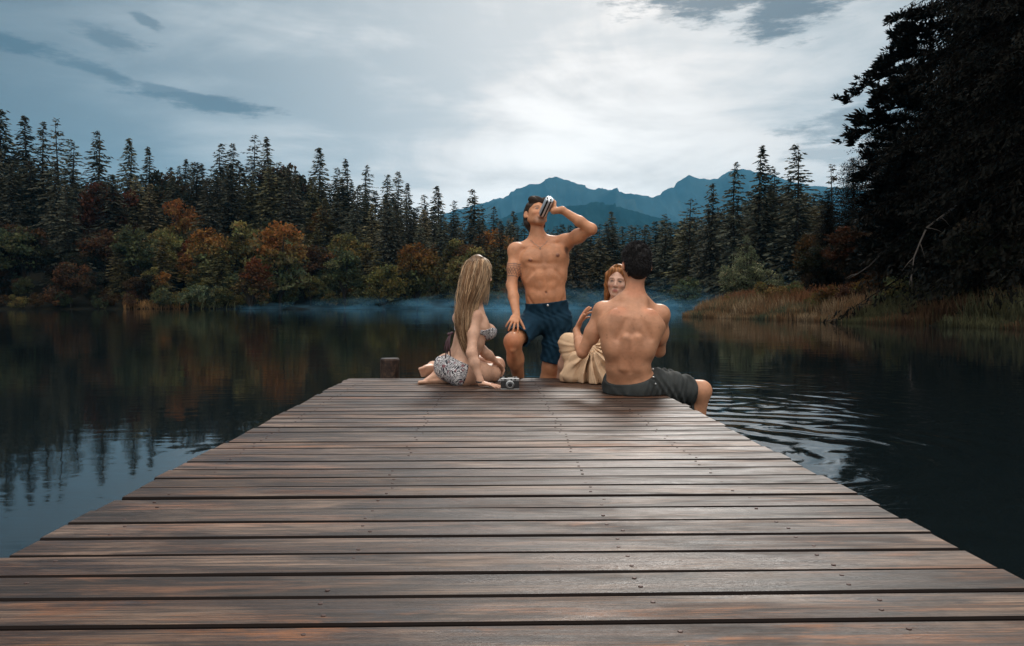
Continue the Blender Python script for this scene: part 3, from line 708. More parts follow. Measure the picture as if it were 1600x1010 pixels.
    while cnt < 120 and tries < 30000:
        tries += 1
        az = rng.uniform(-36, 16); Y = rng.uniform(110, 170); x = math.tan(R(az)) * Y
        d = float(lake_dist(x, Y)); u = 768 + x / Y * F
        if d < .2 or d > 5 or u > 1110: continue
        kk = rng.choice(['brown', 'brown', 'green', 'olive']) if u < 260 else rng.choice(['green', 'olive', 'pale', 'green', 'olive', 'orange'])
        adj = dict(brown='brown', green='green', olive='yellowish', pale='pale green', orange='orange tinted')[kk]
        reg = zone(u)
        plant(BUSH[kk][rng.randrange(len(BUSH[kk]))], 'bush', x, Y, rng.uniform(.8, 1.7), rng.random() * 6.28, adj + ' waterside bush ' + reg, 'bush', adj + ' waterside bushes ' + reg)
        cnt += 1
far_forest()
def conifer_fill():  # conifers of no known species, olive toned, filling the middle slope
    rng = random.Random(31)
    lm = mat('olive_needles', (0.072, 0.070, 0.034), .85, attr=True, spec=.04, objrand=1.0, trans=.15)
    LR = [proto('olive_conifer', conifer_mesh(14, 3.2, 101 + i, whorl=.42, spray=.55, droop=.5, shape=.72, ragged=.5, density=1.1), trunk_mesh(14, .2, 101 + i), lm) for i in range(3)]
    n = 0; tries = 0
    while n < 130 and tries < 30000:
        tries += 1; u = rng.uniform(150, 1150); Y = rng.uniform(126, 196); x = at_px(u, Y); d = float(lake_dist(x, Y))
        if d < 5 or d > (60 if u < 600 else 34) or not all((x - a) ** 2 + (Y - b) ** 2 > 3.0 for a, b, c in PLANTED): continue
        g = float(ground_z(x, Y)); H = rng.uniform(7, 12.5); v = 475 - (g + H - CAM_Z) / Y * F
        if v < float(np.interp(u, [0, 300, 450, 600, 760, 1150], [290, 285, 285, 325, 365, 365])): continue
        hb, reg = zone(u, v)
        plant(LR[n % 3], 'conifer_tree', x, Y, H / 14, rng.random() * 6.28, 'olive green conifer, one of the ' + hb + ' ones ' + reg, 'tree', hb + ' olive green conifers ' + reg, g - .05, rng.uniform(.9, 1.3)); PLANTED.append((x, Y, 1.5)); n += 1
conifer_fill()

def outer_wood():                            # the wood goes on beyond the left edge of the picture
    rng = np.random.RandomState(77); VV = []; FF = []; KK = []; n0 = 0
    src = []
    for k in range(3):
        me = SPR[k]['crown']; V = np.zeros(len(me.vertices) * 3, np.float32); me.vertices.foreach_get('co', V); V = V.reshape(-1, 4, 3)[::2]
        c = V.mean(1, keepdims=True); src.append(((V - c) * 1.35 + c).reshape(-1, 3))
    n = 0
    while n < 80:
        az = R(rng.uniform(-78, -38.5)); r = rng.uniform(110, 260); x, y = math.sin(az) * r, math.cos(az) * r; d = float(lake_dist(x, y))
        if d < 3 or d > 55: continue
        s_ = rng.uniform(.55, 1.0); a = rng.rand() * 6.28; V = src[n % 3] * s_ * np.array([1.25, 1.25, 1]); ca, sa = math.cos(a), math.sin(a)
        V = np.stack([V[:, 0] * ca - V[:, 1] * sa + x, V[:, 0] * sa + V[:, 1] * ca + y, V[:, 2] + float(ground_z(x, y))], -1)
        VV.append(V); KK.append(np.full((len(V), 3), rng.uniform(.7, 1.1))); n += 1
    V = np.concatenate(VV); me = mesh_np('wood', V, np.arange(len(V)).reshape(-1, 4), np.concatenate(KK), smooth=False); me.materials.append(M_SPRUCE)
    props(link('wood', me), kind='stuff')
outer_wood()

# ------------------------------------------------------------------ right bank: reeds, near trees, dead branches
M_REED = mat('reed_blades', (1, 1, 1), .8, attr=True, spec=.2, trans=.25)
def reeds(name, samples, label_kind='stuff', seed=1, hmul=1.0, wid=.018):
    rng = np.random.RandomState(seed); V = []; K = []
    for (x, y, z, h, c) in samples:
        n = 1
        a = rng.rand() * 6.28; lean = rng.randn(2) * .16 * h; w_ = wid * (.6 + .8 * rng.rand())
        dx, dy = math.cos(a) * w_, math.sin(a) * w_ * .4
        m = np.array([x + lean[0] * .35, y + lean[1] * .35, z + h * .55]); t = np.array([x + lean[0], y + lean[1], z + h * (1 - .15 * rng.rand())])
        V += [(x - dx, y - dy, z), (x + dx, y + dy, z), tuple(m + [dx * .9, dy, 0]), tuple(m - [dx * .9, dy, 0])]
        V += [tuple(m - [dx * .9, dy, 0]), tuple(m + [dx * .9, dy, 0]), tuple(t + [dx * .3, 0, 0]), tuple(t - [dx * .3, 0, 0])]
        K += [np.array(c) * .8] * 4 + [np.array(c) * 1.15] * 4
    me = mesh_np(name, V, np.arange(len(V)).reshape(-1, 4), K, smooth=False); me.materials.append(M_REED)
    return props(link(name, me), kind='stuff')
def build_reeds():
    rng = np.random.RandomState(8); S = []
    seg = LAKE[12:19]; L = np.hypot(*(seg[1:] - seg[:-1]).T)
    N = 60000; w_ = L / (seg[1:, 1] + seg[:-1, 1]) ** .3
    I = rng.choice(len(L), N, p=w_ / w_.sum()); Tt = rng.rand(N); Pp = seg[I] * (1 - Tt)[:, None] + seg[I + 1] * Tt[:, None]
    E = seg[I + 1] - seg[I]; Nn = np.stack([-E[:, 1], E[:, 0]], -1) / L[I][:, None]; off = -.5 + 5.5 * rng.rand(N) ** 1.3
    Q1 = Pp + Nn * off[:, None]; d1 = lake_dist(Q1[:, 0], Q1[:, 1]); Q2 = Pp - Nn * off[:, None]; d2 = lake_dist(Q2[:, 0], Q2[:, 1])
    use = d1 < -.6; Q = np.where(use[:, None], Q2, Q1); D_ = np.where(use, d2, d1); GZ = ground_z(Q[:, 0], Q[:, 1])
    for i_ in range(N):
        q = Q[i_]; d = D_[i_]
        if d < -.6 or d > 5: continue
        if len(S) >= 34000: break
        f = math.sin(q[1] * .9 + q[0] * .6) + math.sin(q[1] * 2.3 + 1) * .6 + rng.randn() * .45
        if math.sin(q[1] * 1.7 + 2) + math.sin(q[1] * .61) > 1.45: continue
        near = q[1] < 40  # near reeds get darker colours for the shade of the wood
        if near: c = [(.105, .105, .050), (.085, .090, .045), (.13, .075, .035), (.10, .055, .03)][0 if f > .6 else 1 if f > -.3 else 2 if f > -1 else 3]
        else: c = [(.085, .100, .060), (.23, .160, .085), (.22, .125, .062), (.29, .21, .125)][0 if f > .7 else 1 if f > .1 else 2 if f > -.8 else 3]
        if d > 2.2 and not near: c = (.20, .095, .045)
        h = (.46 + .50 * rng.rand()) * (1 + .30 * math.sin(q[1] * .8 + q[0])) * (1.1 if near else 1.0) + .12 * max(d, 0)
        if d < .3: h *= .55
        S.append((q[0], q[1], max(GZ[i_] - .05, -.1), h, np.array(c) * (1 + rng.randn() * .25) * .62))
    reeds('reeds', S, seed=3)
    S = []
    U_ = np.where(rng.rand(5000) < .65, rng.uniform(200, 300, 5000), rng.uniform(300, 700, 5000)); Y_ = rng.uniform(128, 146, 5000); X_ = at_px(U_, Y_); D2 = lake_dist(X_, Y_); Z_ = ground_z(X_, Y_)
    for k in range(5000):
        u, Y, x, d = U_[k], Y_[k], X_[k], D2[k]
        if d < -.4 or d > 2.5: continue
        S.append((x, Y, max(Z_[k], -.05), rng.uniform(.7, 1.7), np.array((.20, .11, .04) if u < 300 else (.12, .13, .06)) * (1 + rng.randn() * .2)))
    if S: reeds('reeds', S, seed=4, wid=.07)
build_reeds()

def pine_proto(H, limbs, seed, tuft=.17):
    rng = np.random.RandomState(seed); C = []; A = []; B = []; K = []
    tb = trunk_mesh(H, .30, seed, .015, 10)
    def tuftat(c, r, n, d):
        pp = unit(rng.randn(n, 3)) * (r * rng.rand(n, 1) ** .4) * [1, 1, .6]
        dv = unit(pp + d * r * .8 + np.array([0, 0, .25 * r])); sz = tuft * (.5 + .8 * rng.rand(n))
        C.append(c + pp); A.append(dv * sz[:, None]); B.append(unit(np.cross(dv, rng.randn(n, 3))) * (sz * .30)[:, None])
        k = (.75 + .4 * rng.rand(n))[:, None] * np.array([[1, 1, 1]]) * (.8 + .4 * rng.rand()); K.append(k)
    for (z, az, L, rise, sag) in limbs:
        o = np.array([math.cos(az), math.sin(az), 0]); l = np.array([-o[1], o[0], 0]); bend = rng.randn() * .15
        def pt(s): return np.array([0, 0, z]) + o * L * s + l * bend * L * s * s + np.array([0, 0, L * (rise * s - sag * s * s)])
        tb.tube([pt(s) for s in np.linspace(0, 1, 8)], [(.020 * L + .02) * (1 - .85 * s) + .008 for s in np.linspace(0, 1, 8)], 6, cap=False)
        nsb = int(L * 4.2)
        for j in range(nsb):
            s = .22 + .78 * (j + rng.rand()) / nsb; p0 = pt(s); sd = rng.choice([-1, 1]); ln = L * (.16 + .22 * rng.rand()) * (1.25 - .7 * s)
            dd = unit(o * .8 + l * sd * (.4 + .7 * rng.rand()) + np.array([0, 0, rng.randn() * .28 - .05])); p1 = p0 + dd * ln + np.array([0, 0, .12 * ln])
            tb.tube([p0, (p0 + p1) / 2 - [0, 0, .05 * ln], p1], [.022, .014, .007], 4, cap=False)
            m = max(2, int(ln / .30))
            for q in range(m):
                c = p0 + (p1 - p0) * ((q + .6 + rng.rand() * .4) / m); tuftat(c + rng.randn(3) * .07, .16 + .15 * rng.rand(), 22, dd)
        tuftat(pt(1.0), .28, 30, o)
    C = np.concatenate(C); A = np.concatenate(A); B = np.concatenate(B); K = np.concatenate(K)
    return proto('pine', (quads_from(C, A, B, K), []), tb, M_PINE, M_BARKD)
def near_trees():
    rng = random.Random(12)
    limbs = []
    zs = np.linspace(3.2, 15.2, 40)
    for i, z in enumerate(zs):
        az = math.pi + rng.uniform(-.95, .95) if i % 3 else rng.uniform(0, 6.28)
        Lm = float(np.interp(z, [3, 7, 9.5, 11.5, 13.5, 15, 15.4], [5.6, 4.6, 5.4, 5.3, 4.3, 2.6, 1.5])) * rng.uniform(.58, .86)
        limbs.append((z, az, Lm * (1 if i % 3 else .7), rng.uniform(.20, .42) if z > 9 else rng.uniform(0, .25), rng.uniform(.35, .6)))
    pn = pine_proto(16.2, limbs, 5)
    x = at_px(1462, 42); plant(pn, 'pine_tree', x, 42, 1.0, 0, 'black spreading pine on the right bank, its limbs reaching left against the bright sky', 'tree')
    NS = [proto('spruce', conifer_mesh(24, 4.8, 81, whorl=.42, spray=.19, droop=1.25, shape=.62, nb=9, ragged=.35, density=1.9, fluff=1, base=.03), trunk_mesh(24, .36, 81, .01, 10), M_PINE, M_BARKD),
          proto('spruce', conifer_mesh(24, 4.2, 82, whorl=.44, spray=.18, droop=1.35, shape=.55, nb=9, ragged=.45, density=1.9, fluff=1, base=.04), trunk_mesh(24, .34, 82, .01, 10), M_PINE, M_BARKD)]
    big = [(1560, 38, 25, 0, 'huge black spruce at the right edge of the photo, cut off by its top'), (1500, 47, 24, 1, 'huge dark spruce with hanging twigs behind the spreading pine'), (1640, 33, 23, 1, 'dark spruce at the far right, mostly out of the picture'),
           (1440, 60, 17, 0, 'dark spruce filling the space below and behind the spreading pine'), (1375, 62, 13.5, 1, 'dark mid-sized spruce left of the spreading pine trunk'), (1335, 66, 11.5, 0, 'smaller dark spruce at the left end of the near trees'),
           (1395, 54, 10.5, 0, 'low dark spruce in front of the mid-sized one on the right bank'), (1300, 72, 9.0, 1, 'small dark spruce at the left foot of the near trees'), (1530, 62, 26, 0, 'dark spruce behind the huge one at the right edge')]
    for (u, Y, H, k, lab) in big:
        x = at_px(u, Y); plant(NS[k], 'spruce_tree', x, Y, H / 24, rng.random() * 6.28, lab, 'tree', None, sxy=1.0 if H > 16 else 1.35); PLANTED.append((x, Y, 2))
    n = 0
    while n < 26:
        u = rng.uniform(1290, 2100); Y = rng.uniform(36, 95); x = at_px(u, Y); d = float(lake_dist(x, Y))
        if d < 5 or d > 40 or not all((x - a) ** 2 + (y - Y) ** 2 > 9 for a, y, c in PLANTED): continue
        H = rng.uniform(14, 22) if u > 1440 else rng.uniform(7, 10)
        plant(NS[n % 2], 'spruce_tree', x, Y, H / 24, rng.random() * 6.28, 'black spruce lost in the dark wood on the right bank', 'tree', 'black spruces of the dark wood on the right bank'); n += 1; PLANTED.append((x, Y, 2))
    # broadleaf undergrowth in front
    for (u, Y, H, k, lab, sx) in [(1272, 64, 6.5, 'brown', 'reddish brown tree at the left foot of the near dark wood', .8), (1290, 56, 4.6, 'dark', 'low dark tree behind the orange ferns', 1.0), (1330, 52, 5.5, 'brown', 'dim brown leafy tree at the edge of the right wood', 1.0),
                                  (1400, 46, 4.4, 'dark', 'dark leafy tree low behind the reeds on the right', 1.2), (1480, 40, 5.0, 'dark', 'black leafy tree behind the reeds, under the spreading pine', 1.2), (1560, 34, 4.6, 'dark', 'black leafy tree behind the reeds at the right edge', 1.2),
                                  (1245, 70, 2.6, 'brown', 'short rust brown shrub tree behind the orange reeds', 1.2), (1440, 52, 7.0, 'brown', 'dim brown tree deep in the right wood', 1.0), (1620, 40, 7.0, 'dark', 'dark leafy tree at the far right, half out of the picture', 1.2)]:
        x = at_px(u, Y)
        if float(lake_dist(x, Y)) < .8: x += 1.5
        plant(DEC[k][int(u) % 2], 'broadleaf_tree', x, Y, H / 10, rng.random() * 6.28, lab, 'tree', None, sxy=sx)
    n = 0
    while n < 44:
        Y = rng.uniform(27, 72); u = rng.uniform(1120, 1640); x = at_px(u, Y); d = float(lake_dist(x, Y))
        if d < 1.8 or d > 7: continue
        kk = rng.choice(['brown', 'brown', 'green', 'olive'] if u > 1380 else ['brown', 'orange', 'olive', 'brown'])
        adj = dict(brown='brown', green='green', olive='yellowish', orange='orange tinted')[kk]; reg = 'in front of the dark wood' if u > 1380 else 'on the orange reedy point'
        plant(BUSH[kk][n % len(BUSH[kk])], 'bush', x, Y, rng.uniform(.45, .75) if u > 1200 else rng.uniform(.3, .5), rng.random() * 6.28, adj + ' low bush ' + reg + ' behind the reeds', 'bush', adj + ' low bushes ' + reg); n += 1
    yp = mat('young_pine_needles', (0.13, 0.15, 0.085), .8, attr=True, spec=.2, trans=.15)
    Yp = 72; x = at_px(1169, Yp); pp_ = [(0.15, 0.17, 0.095), (0.11, 0.135, 0.08), (0.19, 0.20, 0.115), (0.08, 0.10, 0.062)]
    def ycrown():
        (V, Fq, K), l = crown_mesh(6.9, 2.35, 91, base=.0, nclump=190, per=60, leaf=.085, pal=pp_, spread=.24)
        t = np.clip(V[:, 2] / 6.9, 0, 1); k = 1.18 - .62 * t ** 1.4; V = V.copy(); V[:, 0] *= k; V[:, 1] *= k
        return (V, Fq, K), l
    pr = proto('young_pine', ycrown(), trunk_mesh(6.6, .12, 91), M_LEAF)
    plant(pr, 'young_pine', x, Yp, 1.0, 1.0, 'pale green young pine with a full round shape standing on the reedy point', 'tree')
    Yp = 84; x = at_px(1222, Yp); plant(pr, 'young_pine', x, Yp, .62, 2.0, 'small bluish young pine just right of the large pale green one', 'tree', sxy=.8)
    # dead bare branches leaning out of the wood
    def branch(label, pts, r0):
        mb = MB(); pts = [np.array(p) for p in pts]; n = len(pts)
        mb.tube(pts, [r0 * (1 - .8 * i / (n - 1)) for i in range(n)], 6)
        rr = random.Random(len(label))
        for i in range(1, n - 1):
            for s in (0,):
                d = (pts[i + 1] - pts[i - 1]); d /= np.linalg.norm(d); q = d * .6 + np.array([rr.uniform(-1, 1), rr.uniform(-.6, .6), rr.uniform(-.9, .5)]); q /= np.linalg.norm(q); L = rr.uniform(.5, 1.1)
                mb.tube([pts[i], pts[i] + q * L * .5 + [0, 0, .05], pts[i] + q * L], [r0 * .4, r0 * .28, .006], 4)
        props(mb.build('dead_branch', M_BARE, None, True), label, 'branch')
    branch('long pale bare branch curving down in front of the black wood at right', [P(1494, 322, 36.5), P(1470, 340, 36.2), P(1448, 356, 36), P(1437, 380, 35.6), P(1428, 402, 35.4), P(1424, 430, 35), P(1420, 446, 34.6)], .055)
    branch('lower thin bare branch slanting left towards the reeds on the right bank', [P(1390, 384, 43), P(1372, 402, 43), P(1358, 416, 42.6), P(1340, 428, 42.3), P(1325, 436, 42)], .05)
near_trees()

# ------------------------------------------------------------------ figures: smooth blended solids turned into one continuous surface
def nz(v): v = np.asarray(v, float); return v / (np.linalg.norm(v) + 1e-12)
class Solid:
    def __init__(s, lo, hi, h):
        s.lo = np.asarray(lo, float); s.h = h; s.n = np.ceil((np.asarray(hi) - s.lo) / h).astype(int) + 1
        s.ax = [(s.lo[i] + h * np.arange(s.n[i])).astype(np.float32) for i in range(3)]
        s.D = np.full(s.n, 0.2, np.float32)
    def like(s):
        o = Solid.__new__(Solid); o.lo, o.h, o.n, o.ax = s.lo, s.h, s.n, s.ax; o.D = np.full(s.n, 0.2, np.float32); return o
    def win(s, lo, hi):
        a = np.clip(np.floor((np.asarray(lo) - s.lo) / s.h).astype(int), 0, s.n - 1); b = np.clip(np.ceil((np.asarray(hi) - s.lo) / s.h).astype(int) + 1, 1, s.n)
        sl = tuple(slice(a[i], max(b[i], a[i] + 1)) for i in range(3))
        return sl, s.ax[0][sl[0]][:, None, None], s.ax[1][sl[1]][None, :, None], s.ax[2][sl[2]][None, None, :]
    def comb(s, sl, d, k, op):
        D = s.D[sl]
        if op == 'u':
            if k <= 0: s.D[sl] = np.minimum(D, d)
            else:
                h = np.clip(.5 + .5 * (D - d) / k, 0, 1); s.D[sl] = D * (1 - h) + d * h - k * h * (1 - h)
        else:
            if k <= 0: s.D[sl] = np.maximum(D, -d)
            else:
                h = np.clip(.5 - .5 * (D + d) / k, 0, 1); s.D[sl] = D * (1 - h) - d * h + k * h * (1 - h)
    def seg(s, a, b, ra, rb, k=.02, lat=None, op='u', clip=None, cap=None):
        a = np.asarray(a, float); b = np.asarray(b, float)
        wa, da = (ra, ra) if np.isscalar(ra) else ra; wb, db = (rb, rb) if np.isscalar(rb) else rb
        L = np.linalg.norm(b - a) + 1e-9; e1 = (b - a) / L
        if lat is None: lat = np.cross(e1, (0.3, 0.5, 0.81))
        e2 = np.asarray(lat, float) - e1 * np.dot(lat, e1); e2 = nz(e2); e3 = np.cross(e1, e2)
        m = max(wa, da, wb, db) + k + s.h * 3
        sl, X, Y, Z = s.win(np.minimum(a, b) - m, np.maximum(a, b) + m)
        x = X - a[0]; y = Y - a[1]; z = Z - a[2]
        q1 = x * e1[0] + y * e1[1] + z * e1[2]; q2 = x * e2[0] + y * e2[1] + z * e2[2]; q3 = x * e3[0] + y * e3[1] + z * e3[2]
        t = np.clip(q1 / L, 0, 1); q1 = q1 - t * L; w_ = wa + (wb - wa) * t; d_ = da + (db - da) * t; c_ = np.minimum(w_, d_) * (cap or 1)
        k0 = np.sqrt((q2 / w_) ** 2 + (q3 / d_) ** 2 + (q1 / c_) ** 2); k1 = np.sqrt((q2 / w_ ** 2) ** 2 + (q3 / d_ ** 2) ** 2 + (q1 / c_ ** 2) ** 2) + 1e-6
        d = k0 * (k0 - 1) / k1
        d = np.where(k0 < .2, -np.minimum(w_, d_) * .8, d)
        if clip is not None:
            for (p0, n) in clip:
                n = nz(n); d = np.maximum(d, (X - p0[0]) * n[0] + (Y - p0[1]) * n[1] + (Z - p0[2]) * n[2])
        s.comb(sl, d.astype(np.float32), k, op)
    def chain(s, pts, rad, k=.02, lat=None, op='u'):
        for i in range(len(pts) - 1):
            s.seg(pts[i], pts[i + 1], rad[i], rad[i + 1], k, lat if not isinstance(lat, list) else lat[i], op)
    def ell(s, c, r, k=.02, X=(1, 0, 0), Y=(0, 1, 0), op='u'):
        c = np.asarray(c, float); r = (r, r, r) if np.isscalar(r) else r
        e1 = nz(X); e2 = nz(np.asarray(Y, float) - e1 * np.dot(Y, e1)); e3 = np.cross(e1, e2)
        m = max(r) + k + s.h * 3; sl, Xg, Yg, Zg = s.win(c - m, c + m)
        x = Xg - c[0]; y = Yg - c[1]; z = Zg - c[2]
        q = [x * e[0] + y * e[1] + z * e[2] for e in (e1, e2, e3)]
        k0 = np.sqrt(sum((q[i] / r[i]) ** 2 for i in range(3))); k1 = np.sqrt(sum((q[i] / r[i] ** 2) ** 2 for i in range(3))) + 1e-6
        d = k0 * (k0 - 1) / k1; d = np.where(k0 < .2, -min(r) * .8, d)
        s.comb(sl, d.astype(np.float32), k, op)
    def plane(s, p, n):                       # keep the side the normal points away from
        n = nz(n); d = (s.ax[0][:, None, None] - p[0]) * n[0] + (s.ax[1][None, :, None] - p[1]) * n[1] + (s.ax[2][None, None, :] - p[2]) * n[2]
        s.D = np.maximum(s.D, d.astype(np.float32))
    def ripple(s, f, lo=None, hi=None):
        sl, X, Y, Z = s.win(s.lo if lo is None else lo, s.lo + s.h * s.n if hi is None else hi)
        band = np.abs(s.D[sl]) < .05
        s.D[sl] = np.where(band, s.D[sl] + f(X, Y, Z), s.D[sl]).astype(np.float32)
    def surface(s):
        D = s.D.copy(); D[0] = D[-1] = .2; D[:, 0] = D[:, -1] = .2; D[:, :, 0] = D[:, :, -1] = .2
        S = D < 0; n = D.shape
        c = np.zeros(np.array(n) - 1, np.uint8)
        offs = [(i, j, k) for i in (0, 1) for j in (0, 1) for k in (0, 1)]
        for o in offs: c += S[o[0]:n[0] - 1 + o[0], o[1]:n[1] - 1 + o[1], o[2]:n[2] - 1 + o[2]]
        I, J, K = np.nonzero((c > 0) & (c < 8)); idx = np.full(c.shape, -1, np.int32); idx[I, J, K] = np.arange(len(I))
        val = {o: D[I + o[0], J + o[1], K + o[2]] for o in offs}
        acc = np.zeros((len(I), 3)); cnt = np.zeros(len(I))
        for a in offs:
            for ax in range(3):
                if a[ax]: continue
                b = list(a); b[ax] = 1; b = tuple(b); va, vb = val[a], val[b]; cr = (va < 0) != (vb < 0)
                t = np.where(cr, va / np.where(cr, va - vb, 1), 0); p = np.tile(np.array(a, float), (len(I), 1)); p[:, ax] = t
                acc += p * cr[:, None]; cnt += cr
        V = (np.stack([I, J, K], -1) + acc / cnt[:, None]) * s.h + s.lo
        Fq = []
        for ax in range(3):
            o1, o2 = [(1, 2), (2, 0), (0, 1)][ax]
            sa = [slice(None)] * 3; sb = [slice(None)] * 3; sa[ax] = slice(0, -1); sb[ax] = slice(1, None)
            A_ = S[tuple(sa)]; B_ = S[tuple(sb)]; i3 = np.nonzero(A_ != B_); ok = (i3[o1] > 0) & (i3[o2] > 0) & (i3[o1] < n[o1] - 1) & (i3[o2] < n[o2] - 1)
            i3 = [q[ok] for q in i3]
            def cell(d1, d2):
                q = [a.copy() for a in i3]; q[o1] -= d1; q[o2] -= d2; return idx[tuple(q)]
            Q = np.stack([cell(1, 1), cell(0, 1), cell(0, 0), cell(1, 0)], -1); inside = A_[tuple(i3)]
            Q = np.where(inside[:, None], Q, Q[:, ::-1]); Fq.append(Q)
        return V, np.concatenate(Fq)
def relax(V, Fq, it=1, lam=.5):
    E = np.concatenate([Fq[:, [0, 1]], Fq[:, [1, 2]], Fq[:, [2, 3]], Fq[:, [3, 0]]]); n = len(V)
    deg = np.bincount(E[:, 0], minlength=n) + np.bincount(E[:, 1], minlength=n)
    for _ in range(it):
        A_ = np.stack([np.bincount(E[:, 0], V[E[:, 1], c], n) + np.bincount(E[:, 1], V[E[:, 0], c], n) for c in range(3)], -1) / deg[:, None]
        V = V * (1 - lam) + A_ * lam
    return V
def paint(V, base, paints):                  # paints: (centre, radii, colour, strength[, axes]) soft spots of skin colour
    C = np.tile(np.array(base, float), (len(V), 1))
    for p in paints:
        c, r, col, st = p[:4]; r = (r, r, r) if np.isscalar(r) else r
        q = V - np.asarray(c)
        if len(p) > 4:
            X, Y = p[4]; e1 = nz(X); e2 = nz(np.asarray(Y) - e1 * np.dot(Y, e1)); e3 = np.cross(e1, e2); q = np.stack([q @ e1, q @ e2, q @ e3], -1)
        d = np.sqrt(((q / np.array(r)) ** 2).sum(-1)); w_ = np.clip((1 - d) / .45, 0, 1)[:, None] * st
        C = C * (1 - w_) + np.array(col) * w_
    return C
def limb(B, a, b, c, r, k=.025, bulge=None):  # two-bone limb: radii at a, mid, b, mid, c
    a, b, c = map(np.asarray, (a, b, c))
    B.seg(a, (a + b) / 2, r[0], r[1], k); B.seg((a + b) / 2, b, r[1], r[2], k); B.seg(b, (b * .62 + c * .38), r[2], r[3], k); B.seg(b * .62 + c * .38, c, r[3], r[4], k)
def rot(v, ax, ang):
    ax = nz(ax); v = np.asarray(v, float); return v * math.cos(ang) + np.cross(ax, v) * math.sin(ang) + ax * ax.dot(v) * (1 - math.cos(ang))
def hand(B, wrist, f, n, thumb, curl=(25, 25, 25, 25), spread=6, tcurl=15, tout=40, sc=1.0, wr=.024):
    """wrist point, finger direction, palm-facing normal, thumb-side direction; curl in degrees per joint for index..little"""
    f = nz(f); n = nz(np.asarray(n) - f * np.dot(n, f)); s = nz(np.cross(n, f)); s = s if np.dot(s, thumb) > 0 else -s
    W = np.asarray(wrist, float)
    B.seg(W, W + f * .04 * sc, (wr * sc, .016 * sc), (.034 * sc, .014 * sc), .012, s)
    B.seg(W + f * .035 * sc, W + f * .082 * sc, (.035 * sc, .0135 * sc), (.037 * sc, .011 * sc), .008, s)
    B.ell(W + f * .03 * sc + s * .022 * sc + n * .006 * sc, (.026 * sc, .015 * sc, .015 * sc), .008, nz(f + s * .5), s)
    tips = []
    for i, (o, L, r) in enumerate(((.029, .074, .0092), (.0095, .082, .0094), (-.0105, .076, .0090), (-.0285, .060, .0080))):
        d = rot(f, n, R(spread * (1.5 - i)) * (-1 if np.dot(np.cross(n, f), s) > 0 else 1)); base = W + f * (.084 if i in (1, 2) else .079) * sc + s * o * sc
        if np.dot(d, s) * (1.5 - i) < 0: d = rot(f, n, -R(spread * (1.5 - i)) * (-1 if np.dot(np.cross(n, f), s) > 0 else 1))
        axc = np.cross(d, n); p = base; lens = (L * .46, L * .31, L * .26); rr = r * sc; c = R(curl[i])
        d = rot(d, axc, c * .8)
        B.seg(W + f * .06 * sc + s * o * .9 * sc, base, rr * 1.05, rr * 1.05, .005)
        for j, l in enumerate(lens):
            q = p + d * l * sc; B.seg(p, q, rr, rr * .93, .0015); p = q; rr *= .93; d = rot(d, axc, c)
        tips.append(p)
    d = nz(f * math.cos(R(tout)) + s * math.sin(R(tout)) + n * .25); p = W + f * .026 * sc + s * .024 * sc + n * .004 * sc; axc = np.cross(d, nz(n * .6 - s * .8)); rr = .0122 * sc
    for j, l in enumerate((.042, .033, .026)):
        q = p + d * l * sc; B.seg(p, q, rr, rr * .9, .004 if j == 0 else .0015); p = q; rr *= .9; d = rot(d, axc, R(tcurl))
    tips.append(p)
    return tips
def foot(B, ankle, heel_dir, toe, sole, sc=1.0):
    """ankle joint, point of the toes' root direction, sole normal (down)"""
    A_ = np.asarray(ankle, float); t = nz(toe); n = nz(np.asarray(sole) - t * np.dot(sole, t)); s = np.cross(t, n)
    heel = A_ + n * .045 * sc - t * .035 * sc; ball = A_ + n * .058 * sc + t * .115 * sc
    B.ell(A_, (.036 * sc, .033 * sc, .036 * sc), .02); B.ell(heel, (.036 * sc, .030 * sc, .032 * sc), .02, t, s)
    B.seg(A_ + t * .01, ball - n * .012 * sc, (.030 * sc, .036 * sc), (.044 * sc, .018 * sc), .02, s)
    B.seg(heel, ball, (.028 * sc, .020 * sc), (.042 * sc, .014 * sc), .015, s)
    for i, (o, L, r) in enumerate(((.030, .052, .0125), (.012, .048, .009), (-.003, .043, .0085), (-.017, .037, .008), (-.030, .031, .0075))):
        B.seg(ball + s * o * sc, ball + s * o * sc + t * L * sc + n * .002, r * 1.05 * sc, r * .9 * sc, .004)
